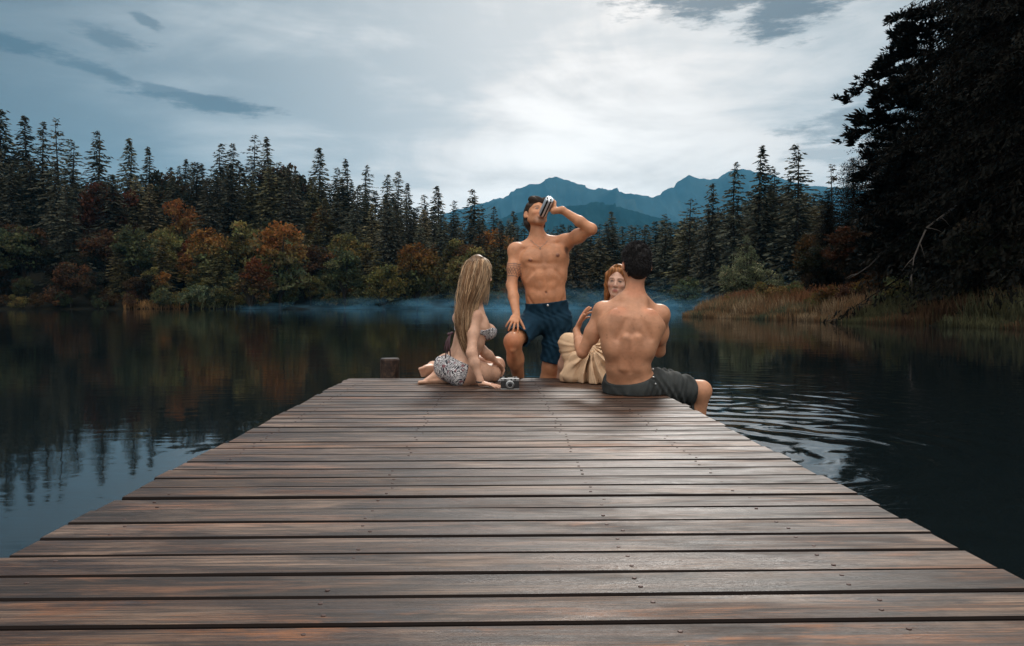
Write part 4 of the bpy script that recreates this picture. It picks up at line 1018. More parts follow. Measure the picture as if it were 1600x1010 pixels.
def head(B, c, f, up, sc=1.0, female=False, ears=True, mouth=True):
    f = nz(f); up = nz(np.asarray(up) - f * np.dot(up, f)); r = np.cross(f, up); c = np.asarray(c, float)
    def q(a, b, d): return c + (r * a + f * b + up * d) * sc
    B.ell(q(0, -.012, .030), (.074 * sc, .094 * sc, .088 * sc), .02, r, f)
    B.ell(q(0, .022, -.010), (.064 * sc, .066 * sc, .078 * sc), .03, r, f)
    jw = .047 if female else .052
    B.seg(q(0, .035, -.045), q(0, .062, -.098), (jw * sc, .040 * sc), ((.020 if female else .027) * sc, .018 * sc), .03, r)
    for sd in (-1, 1):
        B.seg(q(sd * .050, -.012, -.045), q(sd * .022, .055, -.095), .020 * sc, .016 * sc, .025)
        B.ell(q(sd * .040, .060, -.025), (.018 * sc, .016 * sc, .014 * sc), .022, r, f)     # cheekbone
        B.ell(q(sd * .031, .094, .004), (.017 * sc, .014 * sc, .010 * sc), .012, r, f, 's')   # eye socket
        B.ell(q(sd * .031, .076, .002), .0125 * sc, .004)                                   # eyeball under its lids
        B.seg(q(sd * .012, .086, .022), q(sd * .048, .070, .022), .008 * sc, .007 * sc, .012)
        if ears:
            B.ell(q(sd * .083, -.016, -.004), (.012 * sc, .017 * sc, .031 * sc), .006, nz(r * sd + f * .5), nz(f - up * .15)); B.ell(q(sd * .094, -.008, .000), (.006 * sc, .009 * sc, .017 * sc), .004, r, f, 's')
            B.ell(q(sd * .074, -.004, -.028), (.006 * sc, .008 * sc, .009 * sc), .005)
    B.seg(q(0, .088, .008), q(0, .106, -.030), .0075 * sc, .0115 * sc, .009)
    for sd in (-1, 1): B.ell(q(sd * .011, .096, -.034), .008 * sc, .006)
    B.seg(q(-.020, .083, -.062), q(.020, .083, -.062), .0065 * sc, .0065 * sc, .006); B.seg(q(-.017, .082, -.072), q(.017, .082, -.072), .0075 * sc, .0075 * sc, .006)
    B.seg(q(-.021, .092, -.067), q(.021, .092, -.067), .0022 * sc, .0022 * sc, .002, op='s')
    return q
def face_paint(q, r, f, skin, lips, brow, beard=None, sc=1.0):
    ax = (r, f); P_ = []
    if beard: 
        P_ += [(q(0, .055, -.085), (.060 * sc, .055 * sc, .040 * sc), beard, .62, ax), (q(0, .09, -.052), (.028 * sc, .02 * sc, .010 * sc), beard, .6, ax)]
    P_ += [(q(0, .088, -.067), (.025 * sc, .016 * sc, .013 * sc), lips, .85, ax)]
    for sd in (-1, 1):
        P_ += [(q(sd * .034, .07, -.035), (.026 * sc, .03 * sc, .022 * sc), np.array(skin) * [1.12, .82, .76], .35, ax),
               (q(sd * .031, .085, .022), (.024 * sc, .03 * sc, .0065 * sc), brow, .9, ax), (q(sd * .031, .088, .002), (.017 * sc, .02 * sc, .0085 * sc), (.020, .012, .010), .95, ax),
               (q(sd * .027, .09, .001), (.0055 * sc, .02 * sc, .0045 * sc), (.35, .33, .32), .6, ax), (q(sd * .037, .09, .001), (.0045 * sc, .02 * sc, .004 * sc), (.35, .33, .32), .5, ax)]
    P_ += [(q(0, .11, -.033), (.018 * sc, .016 * sc, .010 * sc), np.array(skin) * [1.1, .8, .75], .4, ax)]
    return P_
M_SKIN = mat('skin', (1, 1, 1), .46, attr=True, var=.24, noise_scale=13, sss=.02, bump=(70, .45, .004), spec=.36)
def finish(name, B, parent, cols, m, it=1, own=None):
    V, Fq = B.surface(); V = relax(V, Fq, it, .35)
    C = cols(V) if callable(cols) else np.tile(np.array(cols, float), (len(V), 1))
    me = mesh_np(name, V, Fq, C, True); me.materials.append(m)
    return link(name, me, parent)
def strands(name, paths, m, parent, rad=.0022, n=3):
    """paths: list of (points (k,3), colour, radius)"""
    V = []; Fq = []; K = []; base = 0
    for (p, col, r0) in paths:
        p = np.asarray(p); k = len(p); t = unit(np.gradient(p, axis=0)); a = unit(np.cross(t, np.array([.3, .2, .93]))); b = np.cross(t, a)
        s = np.linspace(0, 1, k); rr = r0 * (1 - .75 * s ** 3)
        for j in range(n):
            w_ = 2 * math.pi * j / n; V.append(p + (a * math.cos(w_) + b * math.sin(w_)) * rr[:, None])
        ii = np.arange(k - 1)
        for j in range(n): 
            j2 = (j + 1) % n; Fq.append(np.stack([base + j * k + ii, base + j2 * k + ii, base + j2 * k + ii + 1, base + j * k + ii + 1], -1))
        K.append(np.tile(np.array(col, float), (n * k, 1))); base += n * k
    me = mesh_np(name, np.concatenate(V), np.concatenate(Fq), np.concatenate(K), True); me.materials.append(m)
    return link(name, me, parent)

def A3(*a): return np.array(a, float)
M_HAIRB = mat('blonde_hair', (1, 1, 1), .5, attr=True, spec=.22); M_HAIRD = mat('dark_hair', (1, 1, 1), .65, attr=True, spec=.25, bump=(120, .8, .004))
def cloth_mat(name, base, sc=90.0, b=.25, var=.25):
    return mat(name, base, .85, attr=False, var=var, noise_scale=14, bump=(sc, b, .002), spec=.2)

# ---------------------------------------------------------------- the drinking man
def drinking_man():
    root = empty('person', tuple(P(836, 597, 6.05) * [1, 1, 0])); props(root, 'shirtless man in dark blue shorts standing behind the dock end, drinking from a can', 'person')
    B = Solid((-.05 - .0, 5.50, .18), (.93, 6.36, 1.80), .0052)
    pel = P(855, 490, 6.10); wai = P(852.5, 462, 6.06); rib = P(850, 432, 6.06); che = P(848.5, 406, 6.07); nb = P(842.5, 378, 6.10)
    lat = nz(P(884, 376, 6.09) - P(804, 391, 6.07))
    B.seg(pel - [0, 0, .02], wai, (.165, .108), (.148, .092), .03, A3(1, 0, .05)); B.seg(wai, rib, (.146, .090), (.165, .105), .03, A3(1, 0, 0)); B.seg(rib, che, (.166, .105), (.180, .110), .03, lat)
    B.seg(che, che * .35 + nb * .65, (.180, .108), (.110, .070), .04, lat)
    # neck and head
    hf = nz((.34, -.80, .42)); hu = nz((-.02, .42, .90)); hc = P(838.0, 336.5, 6.10)
    B.seg(nb - [0, 0, .02], hc + A3(-.008, .02, -.06), .060, .056, .03); B.seg(nb + A3(.0, -.045, -.01), hc + hf * .03 + A3(0, 0, -.075), .030, .030, .03)
    q = head(B, hc, hf, hu, 1.0)
    sR = P(805.5, 392, 6.08); eR = P(799.5, 446, 6.02); wR = P(807, 492, 5.84)
    sL = P(884, 379, 6.08); eL = P(924, 358.5, 5.88); wL = P(878.5, 328.5, 5.90)
    for sd, s_ in ((-1, sR), (1, sL)):                           # trapezius, shoulder, chest
        B.seg(nb + A3(sd * .03, .01, .01), s_ + A3(-sd * .02, .01, .01), .040, .040, .05)
        B.ell(s_, (.060, .058, .062), .035)
        B.ell(che + lat * sd * .085 + A3(0, -.058, .030), (.088, .048, .066), .035, lat)
        B.seg(che + lat * sd * .135 + A3(0, .02, -.02), rib + A3(sd * .12, .01, -.0), .055, .045, .04)
        B.seg(nb + A3(sd * .015, -.05, -.045), s_ + A3(-sd * .03, -.035, .030), .011, .011, .02)       # collar bone
        B.ell(che + lat * sd * .105 + A3(0, -.112, .008), .009, .012)
    B.seg(che + A3(0, -.125, .06), che + A3(0, -.125, -.02), .009, .011, .028, op='s')            # breast bone
    for sd in (-1, 1): B.seg(che + A3(sd * .02, -.128, -.038), che + A3(sd * .12, -.110, -.030), .008, .008, .022, op='s')
    mid = rib * .5 + wai * .5
    B.seg(rib + A3(0, -.118, .04), wai + A3(0, -.105, -.03), .008, .008, .02, op='s')
    for sd in (-1, 1):
        B.ell(rib + A3(sd * .040, -.088, .010), (.033, .018, .030), .02); B.ell(mid + A3(sd * .040, -.080, .005), (.033, .018, .028), .02); B.ell(wai + A3(sd * .038, -.072, -.005), (.034, .018, .034), .02)
        B.seg(rib + A3(sd * .09, -.10, .035), rib + A3(sd * .145, -.075, -.03), .010, .008, .022, op='s')
        B.seg(wai + A3(sd * .135, -.05, -.01), pel + A3(sd * .06, -.10, -.01), .004, .004, .02, op='s')
    nav = P(853.5, 457, 5.955); B.ell(nav, (.006, .02, .010), .010, op='s')
    # legs
    hR = P(833, 502, 6.12); kR = P(801, 534, 5.74); aR = A3(P(813, 590, 5.98)[0], 6.03, .30)
    hL = P(873, 502, 6.10); kL = P(860, 574, 6.10); aL = A3(P(852, 600, 6.14)[0], 6.16, .05)
    limb(B, hR, kR + A3(0, .02, .0), aR, (.092, .080, .060, .058, .036), .03); B.ell(kR + A3(0, -.012, .008), (.052, .045, .056), .02); B.ell(kR * .66 + aR * .34 + A3(0, .03, 0), (.050, .050, .10), .03)
    B.seg(kR + A3(.0, -.02, -.06), aR + A3(0, -.025, .03), .020, .018, .02)
    limb(B, hL, kL, A3(aL[0], aL[1], .2), (.095, .084, .062, .060, .050), .03); B.ell(kL + A3(0, -.035, 0), (.044, .03, .05), .02)
    B.ell(pel + A3(0, .04, -.05), (.165, .11, .11), .04)
    LD = B.D.copy()
    # arms
    B.seg(sR, (sR + eR) / 2, .050, .048, .03); B.seg((sR + eR) / 2, eR, .047, .039, .03); B.ell((sR * .45 + eR * .55) + A3(.006, -.012, 0), (.035, .038, .07), .02)
    B.seg(eR, eR * .6 + wR * .4, (.041, .041), (.040, .038), .02); B.seg(eR * .6 + wR * .4, wR, (.040, .037), (.027, .021), .02, A3(1, 0, 0))
    hand(B, wR, (P(796, 520, 5.68) - wR), (-.1, .55, -.55), (1, 0, 0), (18, 20, 22, 22), 13, 4, 46, 1.0, .027)
    B.seg(sL, (sL + eL) / 2, (.052, .052), (.052, .050), .035); B.seg((sL + eL) / 2, eL, .050, .040, .03); B.ell(sL * .5 + eL * .5 + A3(0, -.0, -.012), (.070, .040, .040), .02, nz(eL - sL))
    B.seg(sL + A3(-.03, .03, -.05), che + lat * .14 + A3(0, .04, -.04), .045, .05, .05)
    B.seg(eL, eL * .6 + wL * .4, .040, .039, .02); B.seg(eL * .6 + wL * .4, wL, .038, .025, .02)
    # can and the hand round it
    mo = q(0, .100, -.067); c1 = P(858.6, 312.3, 5.885); cd = nz(c1 - mo); c0 = mo + cd * .006; 
    e = nz(A3(1, 0, 0) - cd * cd[0]); fd = nz(np.cross(cd, e)); 
    if fd[1] < 0: fd = -fd
    pc = c0 + cd * .098 + e * .045
    wr2 = pc - fd * .052 + e * .004
    B.seg(wL, wr2, .026, .024, .015)
    hand(B, wr2, fd + e * .10, -e, -cd, (56, 54, 54, 54), 1, 34, 30, .98, .025)
    body = B
    sk = A3(.51, .235, .122); 
    def cols(V):
        pn = [(che + lat * sd * .105 + A3(0, -.115, .008), (.019, .03, .017), (.17, .07, .05), .85) for sd in (-1, 1)]
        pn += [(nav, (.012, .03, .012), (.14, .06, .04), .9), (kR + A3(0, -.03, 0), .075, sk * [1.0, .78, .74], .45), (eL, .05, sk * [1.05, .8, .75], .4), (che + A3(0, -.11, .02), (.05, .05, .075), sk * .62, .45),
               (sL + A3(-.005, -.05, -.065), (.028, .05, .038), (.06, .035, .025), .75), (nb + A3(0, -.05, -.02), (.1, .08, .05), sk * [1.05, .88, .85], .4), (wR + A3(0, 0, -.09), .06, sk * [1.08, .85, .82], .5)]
        C = paint(V, sk, pn + face_paint(q, np.cross(hf, hu), hf, sk, (.30, .11, .09), (.05, .03, .02), (.10, .065, .05)))
        # tattoo bands round the upper arm
        ax = nz(eR - sR); d = V - sR; t = d @ ax; rr = np.linalg.norm(d - t[:, None] * ax, axis=1); L = np.linalg.norm(eR - sR)
        ang = np.arctan2((d - t[:, None] * ax) @ A3(0, 1, 0), (d - t[:, None] * ax) @ A3(1, 0, 0)); on = (rr < .068) & (V[:, 0] < sR[0] + .06)
        u = (t / L - .42) / .36
        zig = np.abs(((ang * 2.2 + u * 3.0) % 1.0) - .5) < .16; zig2 = np.abs(((ang * 2.2 - u * 3.0) % 1.0) - .5) < .16
        ink = on & (u > 0) & (u < 1) & ((u < .10) | (u > .92) | ((u > .17) & (u < .24)) | ((u > .30) & (u < .86) & (zig | zig2)))
        C[ink] = C[ink] * .38 + A3(.05, .06, .07) * .55
        return C
    finish('body', B, root, cols, M_SKIN)
    # shorts
    S = B.like()
    S.seg(pel + A3(0, 0, .055), pel - A3(0, 0, .05), (.164, .112), (.172, .122), .02, A3(1, 0, .04))
    S.ell(pel + A3(0, .045, -.045), (.168, .115, .115), .03)
    hmR = hR * .18 + kR * .82 + A3(.012, .01, -.0); S.seg(hR + A3(.0, 0, .0), hmR, (.100, .104), (.090, .086), .035, A3(1, -.4, 0)); S.seg(hmR, hmR + (kR - hR) * .1, (.093, .088), (.093, .088), .0, A3(1, -.4, 0))
    hmL = hL * .14 + kL * .86; S.seg(hL + A3(-.004, 0, 0), hmL, (.098, .108), (.086, .092), .04, A3(1, 0, 0)); S.seg(hmL, hmL - A3(0, 0, .06), (.089, .094), (.088, .092), .0, A3(1, 0, 0))
    S.D = np.minimum(S.D, LD - .009)
    def wr(X, Y, Z): return (.0030 * np.sin(55 * Z + 22 * X + 9 * np.sin(14 * X)) + .0022 * np.sin(90 * (Z * .6 + X) + 5 * np.sin(30 * Z))).astype(np.float32)
    S.ripple(wr)
    # open hems and the clean edges at waist and legs
    nR = nz(kR - hR); eRm = hmR + nR * .012; nL = nz(kL - hL + A3(.0, 0, .0)); eLm = hmL - A3(0, 0, .018)
    sel = (S.ax[0][:, None, None] - (P(843, 515, 6.08)[0]))
    dR = ((S.ax[0][:, None, None] - eRm[0]) * nR[0] + (S.ax[1][None, :, None] - eRm[1]) * nR[1] + (S.ax[2][None, None, :] - eRm[2]) * nR[2])
    tl = nz(A3(-.22, 0, -1)); dL = ((S.ax[0][:, None, None] - eLm[0]) * tl[0] + (S.ax[1][None, :, None] - eLm[1]) * tl[1] + (S.ax[2][None, None, :] - eLm[2]) * tl[2])
    dR = np.maximum(dR, (kR[2] - .045) - S.ax[2][None, None, :])
    S.D = np.maximum(S.D, np.where(sel < 0, dR, dL).astype(np.float32))
    S.plane(P(852, 470.5, 6.10), (-.105, -.12, 1))
    S.seg(hmR - nR * .03, hmR + nR * .06, (.079, .075), (.082, .077), 0, A3(1, -.4, 0), op='s')
    S.seg(hmL + A3(0, 0, .02), hmL - A3(0, 0, .09), (.073, .079), (.074, .079), 0, A3(1, 0, 0), op='s')
    fl = P(852, 492, 5.97); S.seg(fl + A3(.0, -.012, .05), fl + A3(0, -.01, -.09), .004, .004, .006, op='s')
    for sd in (-1, 1): S.seg(P(852 + sd * 14, 474, 5.96), P(852 + sd * 27, 484, 5.99), .003, .003, .005, op='s')
    M_DEN = cloth_mat('dark_blue_denim', (.006, .030, .055)); finish('shorts', S, root, (1, 1, 1), M_DEN)
    mb = MB(); bp = P(856, 477.5, 5.955); mb.lathe(bp + A3(0, .012, 0), (0, -1, .1), [(.009, 0), (.009, .006), (.006, .009)], 10); mb.build('button', mat('metal_button', (.6, .6, .6), .3, metal=1), root, True)
    # necklace
    mb = MB(); a = nb + A3(-.070, -.040, .012); b_ = nb + A3(.066, -.040, .014); pd = P(844, 387.5, 5.965)
    mb.tube([nb + A3(-.072, -.00, .025), a, a * .5 + pd * .5 + A3(-.004, -.020, -.004), pd], .0018, 5); mb.tube([nb + A3(.068, .0, .025), b_, b_ * .5 + pd * .5 + A3(.004, -.020, -.004), pd], .0018, 5); mb.lathe(pd + A3(0, .002, -.006), (0, -1, 0), [(.006, 0), (.006, .003)], 8)
    mb.build('necklace', mat('dull_silver', (.30, .24, .20), .4, metal=.8), root, True)
    # hair
    H = B.like(); r = np.cross(hf, hu)
    H.ell(q(0, -.020, .040), (.083, .098, .090), .02, r, hf); H.ell(q(0, -.055, -.010), (.074, .062, .085), .03, r, hf); H.seg(q(-.045, .055, .095), q(.05, .055, .095), .034, .030, .02)
    H.seg(q(-.062, -.05, -.05), q(-.02, -.07, -.085), .028, .03, .02); H.seg(q(.055, -.05, -.05), q(.02, -.07, -.085), .028, .03, .02)
    H.seg(q(-.074, .028, .05), q(-.076, .004, .0), .016, .010, .01); H.seg(q(.074, .028, .05), q(.076, .004, .0), .016, .010, .01)
    H.ripple(lambda X, Y, Z: (.006 * np.sin(70 * X + 40 * Z + 3 * np.sin(60 * Y)) * np.sin(50 * Z - 30 * Y)).astype(np.float32), hc - .2, hc + .2)
    H.ell(q(0, .085, -.02), (.062, .075, .088), .012, r, hf, 's')
    for sd in (-1, 1): H.ell(q(sd * .092, -.006, -.008), (.024, .026, .036), .006, r, hf, 's')
    Vh, Fh = H.surface(); ob = finish('hair', H, root, (.030, .020, .015), M_HAIRD, 0)
    return c0, cd, e
can_c0, can_d, can_e = drinking_man()
def drink_can():
    root = empty('drink_can', tuple(can_c0)); props(root, 'tall silver and black drink can tipped up to the mouth of the standing man', 'can')
    n = 28; mb = MB(); R0 = .0335; Lc = .158
    mb.lathe(can_c0 - can_c0, can_d, [(.024, -.001), (.026, .002), (.0275, .004), (R0, .016), (R0, Lc - .014), (.0285, Lc - .003)], n, 0)
    o = mb.build('can_body', [], None, True)
    m = bpy.data.materials.new('can_print'); m.use_nodes = True; t = m.node_tree; b = t.nodes['Principled BSDF']; b.inputs['Metallic'].default_value = .55; b.inputs['Roughness'].default_value = .28
    tc = node(t, 'ShaderNodeTexCoord'); dv = node(t, 'ShaderNodeVectorMath', {0: tc.outputs['Object'], 1: tuple(can_e)}, operation='DOT_PRODUCT').outputs['Value']
    k = M(t, 'GREATER_THAN', M(t, 'SINE', M(t, 'MULTIPLY', dv, 260.0)), 0.1); 
    t.links.new(MIX(t, k, (.62, .66, .70), (.015, .02, .02)), b.inputs['Base Color']); o.data.materials.append(m)
    o.parent = root
    mb = MB(); mb.lathe(can_d * 0, can_d, [(.0283, Lc - .004), (.0290, Lc), (.0262, Lc), (.0235, Lc - .006), (.010, Lc - .009)], n, 0)
    for k in range(3): mb.box(can_d * (Lc - .0085) + can_e * (.006 * (k - 1)), (.006 - .001 * k, .001, .0012), 1)
    o = mb.build('can_base', [mat('aluminium', (.72, .77, .80), .32, metal=.75), mat('stamped_ink', (.06, .09, .11), .6)], None, True); o.parent = root
    mb = MB(); mb.box(-can_d * .001 + can_e * .004, (.010, .006, .0008)); o = mb.build('pull_tab', mat('tab_metal', (.6, .6, .6), .3, metal=1), None); o.parent = root
drink_can()

# ---------------------------------------------------------------- the blonde woman
def blonde_woman():
    base = P(712, 597, 5.5); root = empty('person', (base[0], base[1], DECK_Z)); props(root, 'blonde woman in a patterned bikini sitting on the dock, leaning on one hand', 'person')
    B = Solid((-.66, 4.98, .36), (.22, 6.05, 1.36), .0052)
    f = nz((.80, .60, 0)); r = A3(f[1], -f[0], 0); up = A3(0, 0, 1)
    pel = P(715, 577, 5.48); lum = P(725, 556, 5.47); rib = P(733, 533, 5.47); che = P(738, 508, 5.48); nb = P(742, 484, 5.48); hc = P(746, 431, 5.50)
    B.seg(pel, lum, (.145, .105), (.118, .085), .04, r); B.seg(lum, rib, (.116, .082), (.122, .088), .03, r); B.seg(rib, che, (.124, .09), (.142, .095), .03, r); B.seg(che, nb - up * .02, (.142, .09), (.085, .055), .04, r)
    hR = pel + r * .085 - up * .015; hL = pel - r * .085 + up * .005
    for h_, o in ((hR, .0), (hL, .015)): B.ell(h_ - f * .040 + up * (o - .005), (.080, .085, .090), .03)
    B.seg(pel - f * .17 + up * .0, pel - f * .16 - up * .06, .004, .006, .02, op='s'); B.seg(lum - f * .105, che - f * .11, .006, .006, .03, op='s')
    kR = P(769, 584, 5.64); aR = P(684, 588, 5.55); kL = P(776, 571, 5.76); aL = P(677, 573, 5.72)
    hR2 = hR + up * -.01
    for h_, k_ in ((hR2, kR), (hL, kL)): B.seg(h_, (h_ + k_) / 2, .090, .078, .03)
    LD = B.D.copy()
    limb(B, hR2, kR, aR, (.090, .078, .056, .052, .034), .03); limb(B, hL, kL, aL, (.090, .078, .056, .052, .034), .03)
    B.ell(kR * .6 + aR * .4 + A3(0, 0, -.0), (.08, .05, .05), .03)
    foot(B, aR, None, P(655, 589, 5.48) - aR, A3(-.1, -.6, -.65), 1.0); foot(B, aL, None, P(645, 580, 5.60) - aL, A3(-.15, -.85, -.2), 1.0)
    # chest
    for sd in (1, -1): B.ell(che + f * .085 + r * sd * .062 - up * .045, (.060, .060, .056), .02)
    sR = P(741.5, 495, 5.37); eR = P(737, 552, 5.27); wR = P(750.5, 594, 5.235); sL = che - r * .155 + up * .045; eL = P(757, 551, 5.56); wL = P(773, 563, 5.62)
    B.seg(nb, sR + A3(-.01, .02, .012), .032, .035, .04); B.seg(nb, sL, .032, .035, .04); B.ell(sR, (.040, .042, .044), .04); B.ell(sL, (.046, .046, .05), .03)
    limb(B, sR, eR, wR, (.038, .036, .032, .032, .021), .03); limb(B, sL, eL, wL, (.041, .038, .032, .033, .021), .02)
    B.ell(sR - f * .05 - r * .05 - up * .03, (.06, .05, .07), .04)
    hw = A3(wR[0], wR[1], DECK_Z + .030); B.seg(wR, hw, .021, .020, .012)
    tips = hand(B, hw, A3(.92, -.28, -.13), A3(0, 0, -1), (.3, .9, 0), (4, 6, 8, 8), 11, 5, 48, .90, .021)
    hand(B, wL, A3(.55, .35, -.6), A3(-.4, -.3, -.8), (-.3, .6, 0), (26, 28, 30, 30), 3, 10, 35, .88, .020)
    # neck, head turned to the right and away
    hf = nz((.86, .50, .02)); hu = A3(-.04, 0, 1); B.seg(nb - up * .02, hc - up * .07, .047, .045, .03); q = head(B, hc, hf, hu, .97, True)
    sk = A3(.56, .33, .225)
    def cols(V):
        P_ = [(eR, .04, sk * [1, .8, .74], .5), (kR, .06, sk * [1.02, .82, .77], .5), (kL, .06, sk * [1.02, .82, .77], .5), (hw + A3(.07, 0, 0), .06, sk * [1.05, .85, .8], .5), (sR, .06, sk * [1.06, .84, .78], .5),
              (P(652, 588, 5.52), (.05, .06, .05), sk * [.95, .66, .58], .6), (P(647, 577, 5.68), (.05, .06, .05), sk * [1.0, .72, .62], .6), (P(676, 572, 5.74), .04, sk * [1.0, .78, .66], .4)]
        for t in tips[:4]: P_.append((t + A3(0, 0, .005), (.009, .006, .006), (.10, .01, .02), .9))
        return paint(V, sk, P_ + face_paint(q, np.cross(hf, hu), hf, sk, (.40, .15, .13), (.20, .12, .06), sc=.97))
    # bikini: cloth hugging the body
    mk = bpy.data.materials.new('patterned_swim_cloth'); mk.use_nodes = True; t = mk.node_tree; b = t.nodes['Principled BSDF']; b.inputs['Roughness'].default_value = .7
    tc = node(t, 'ShaderNodeTexCoord'); n1 = node(t, 'ShaderNodeTexNoise', {'Vector': tc.outputs['Object'], 'Scale': 17.0, 'Detail': 1.0, 'Distortion': 1.2}).outputs[0]
    wv = M(t, 'SINE', M(t, 'MULTIPLY', n1, 62.0)); c = MIX(t, MR(t, wv, -.10, .10), (.018, .020, .030), (.62, .60, .60))
    n2 = node(t, 'ShaderNodeTexNoise', {'Vector': tc.outputs['Object'], 'Scale': 30.0}).outputs[0]; c = MIX(t, MR(t, n2, .60, .66), c, (.22, .09, .10))
    t.links.new(c, b.inputs['Base Color'])
    X, Y, Z = S_ax(B)
    G = B.like(); G.D = LD - .0055
    pe = hR2 * .5 + hL * .5
    sp = nz(lum - pel); wl = P(704, 551, 5.48); wn = nz(A3(-.18, 0, 1) + A3(0, 0, 0))
    d1 = dotp(X, Y, Z, wl + A3(0, 0, -.004), nz(A3(-.30, .0, 1)) * 1.0)          # below the waist line (drops towards the hip)
    w2 = P(718, 563, 5.40); d1 = np.maximum(d1, dotp(X, Y, Z, w2, nz(A3(.42, .0, 1))))
    lg = hR2 + A3(.045, 0, -.050); d2 = dotp(X, Y, Z, lg, nz(A3(.30, .15, -.93))); d2 = np.maximum(d2, dotp(X, Y, Z, hR2 + A3(.085, 0, 0), nz(A3(1, .3, .2))))       # leg opening
    lg2 = hL + A3(.05, 0, -.02); d3 = dotp(X, Y, Z, lg2, nz(A3(.95, .3, -.3)))
    d4 = dotp(X, Y, Z, pel + A3(-.10, 0, -.088), nz(A3(-.45, 0, -1)))
    G.D = np.maximum.reduce([G.D, d1, np.minimum(d2, 9), d3, d4]).astype(np.float32)
    finish('bikini_bottom', G, root, (1, 1, 1), mk)
    sideh = hR2 + r * .085 + f * .045
    T = B.like()
    T.D = LD - .0055
    for sd in (1, -1): T.ell(che + f * .087 + r * sd * .062 - up * .045, (.064, .064, .060), .015)
    ctr = che - up * .045; ax = nz(che - rib)
    hb = np.abs(dotp(X, Y, Z, ctr, ax)); fr = dotp(X, Y, Z, ctr, f)
    T.D = np.maximum(T.D, hb - np.clip(.020 + fr * .35, .016, .052)).astype(np.float32)
    T.D = np.maximum(T.D, -(dotp(X, Y, Z, che - up * .14, ax))).astype(np.float32)
    finish('bikini_top', T, root, (1, 1, 1), mk)
    finish('body', B, root, cols, M_SKIN)
    md = mat('dark_cord', (.02, .016, .02), .7); mb = MB(); s0 = P(747, 577, 5.31)
    rr = random.Random(4)
    for k in range(4):
        p = [s0 + A3(rr.uniform(-.004, .004), 0, 0)]
        for i in range(5): p.append(p[-1] + A3(rr.uniform(-.008, .014), rr.uniform(-.006, .006), -.014))
        mb.tube(p, .0035, 5)
    for k in range(6): 
        c = s0 + A3(rr.uniform(-.006, .010), -.004, rr.uniform(-.05, .012)); mb.lathe(c, (rr.uniform(-1, 1), rr.uniform(-1, 1), .5), [(.002, -.008), (.008, -.003), (.008, .003), (.002, .008)], 7)
    mb.build('hip_tie', md, root, True)
    mb = MB(); k0 = P(709, 521, 5.45) + A3(-.02, -.05, 0)
    for (du, dz) in ((-.035, -.17), (-.02, -.14), (-.045, -.12), (.0, -.155)):
        mb.tube([k0, k0 + A3(du * .4 - .008, -.01, dz * .45), k0 + A3(du, .0, dz)], [.005, .006, .004], 5)
    mb.lathe(k0 + A3(0, 0, 0), (1, .2, .3), [(.004, -.022), (.012, -.012), (.006, 0), (.012, .012), (.004, .022)], 8)
    mb.build('back_tie', mat('pink_dark_cord', (.09, .045, .055), .7), root, True)
    mb = MB(); c = wR * .35 + hw * .65; a = nz(hw - wR); u_ = nz(np.cross(a, (0, 1, 0))); v_ = np.cross(a, u_)
    mb.tube([c + (u_ * math.cos(t) + v_ * math.sin(t)) * .0245 for t in np.linspace(0, 6.2832, 17)], .0048, 6, cap=False); mb.build('bracelet', md, root, True)
    # hair: long wet locks from the crown to the waist
    rng = np.random.RandomState(2)
    cl = [P(747, 401.5, 5.50), P(747, 403, 5.50), P(746.5, 407, 5.49), P(745, 415, 5.48), P(742, 432, 5.46), P(738, 452, 5.43), P(731, 472, 5.40), P(727.5, 492, 5.37), P(726.5, 510, 5.355), P(729, 530, 5.345), P(733, 548, 5.34), P(736, 560, 5.34)]
    W_ = [.006, .036, .060, .080, .088, .084, .068, .062, .058, .050, .038, .024]; Dp = [.006, .040, .065, .086, .100, .090, .065, .052, .045, .034, .022, .012]
    ca = np.array(cl); tt = np.linspace(0, 1, len(cl))
    H = B.like()
    H.ell(hc + A3(-.006, -.002, .030), (.086, .092, .088), .02)
    for i in range(len(cl) - 2): H.seg(cl[i], cl[i + 1], (W_[i] * .86, Dp[i] * .86), (W_[i + 1] * .86, Dp[i + 1] * .86), .02, A3(1, 0, 0), cap=.5)
    H.ell(hc + hf * .12 - up * .02, (.055, .055, .09), .015, op='s')
    H.ell(hc + A3(.040, -.060, -.02), (.050, .035, .105), .03)
    def hc_cols(V):
        n = np.sin(V[:, 0] * 190 + 3 * np.sin(V[:, 2] * 20)) * .5 + np.sin(V[:, 0] * 430 + V[:, 1] * 200) * .3
        return np.clip(A3(.15, .09, .05) * (1 + .45 * n[:, None]), .02, 1)
    hb_ = finish('hair', H, root, hc_cols, M_HAIRB, 1)
    paths = []
    for i in range(2200):
        th = rng.uniform(-math.pi, math.pi); edge = .86 + .26 * rng.rand(); L = rng.choice([.72, .85, .95, 1.0]) * rng.uniform(.9, 1.02); n = 26
        s = np.linspace(rng.uniform(0, .06), L, n) if i > 500 else np.linspace(0, 1, n) ** 1.15 * L
        c = np.stack([np.interp(s, tt, ca[:, j]) for j in range(3)], -1); w_ = np.interp(s, tt, W_); d_ = np.interp(s, tt, Dp)
        th_s = th * (1 - .12 * s) + .22 * np.sin(s * rng.uniform(3, 9) + rng.rand() * 6) * s
        wav = 1 + .16 * np.sin(s * rng.uniform(10, 26) + rng.rand() * 6) * s
        c[:, 0] += np.cos(th_s) * w_ * edge * wav; c[:, 1] += -np.sin(th_s) * d_ * edge * wav
        light = rng.rand(); base_c = A3(.56, .36, .205) * (.40 + .9 * light) if rng.rand() < .30 + .35 * (math.cos(th) > .3) else A3(.23, .125, .062) * (.35 + .9 * light)
        paths.append((c, base_c, rng.uniform(.0012, .0030)))
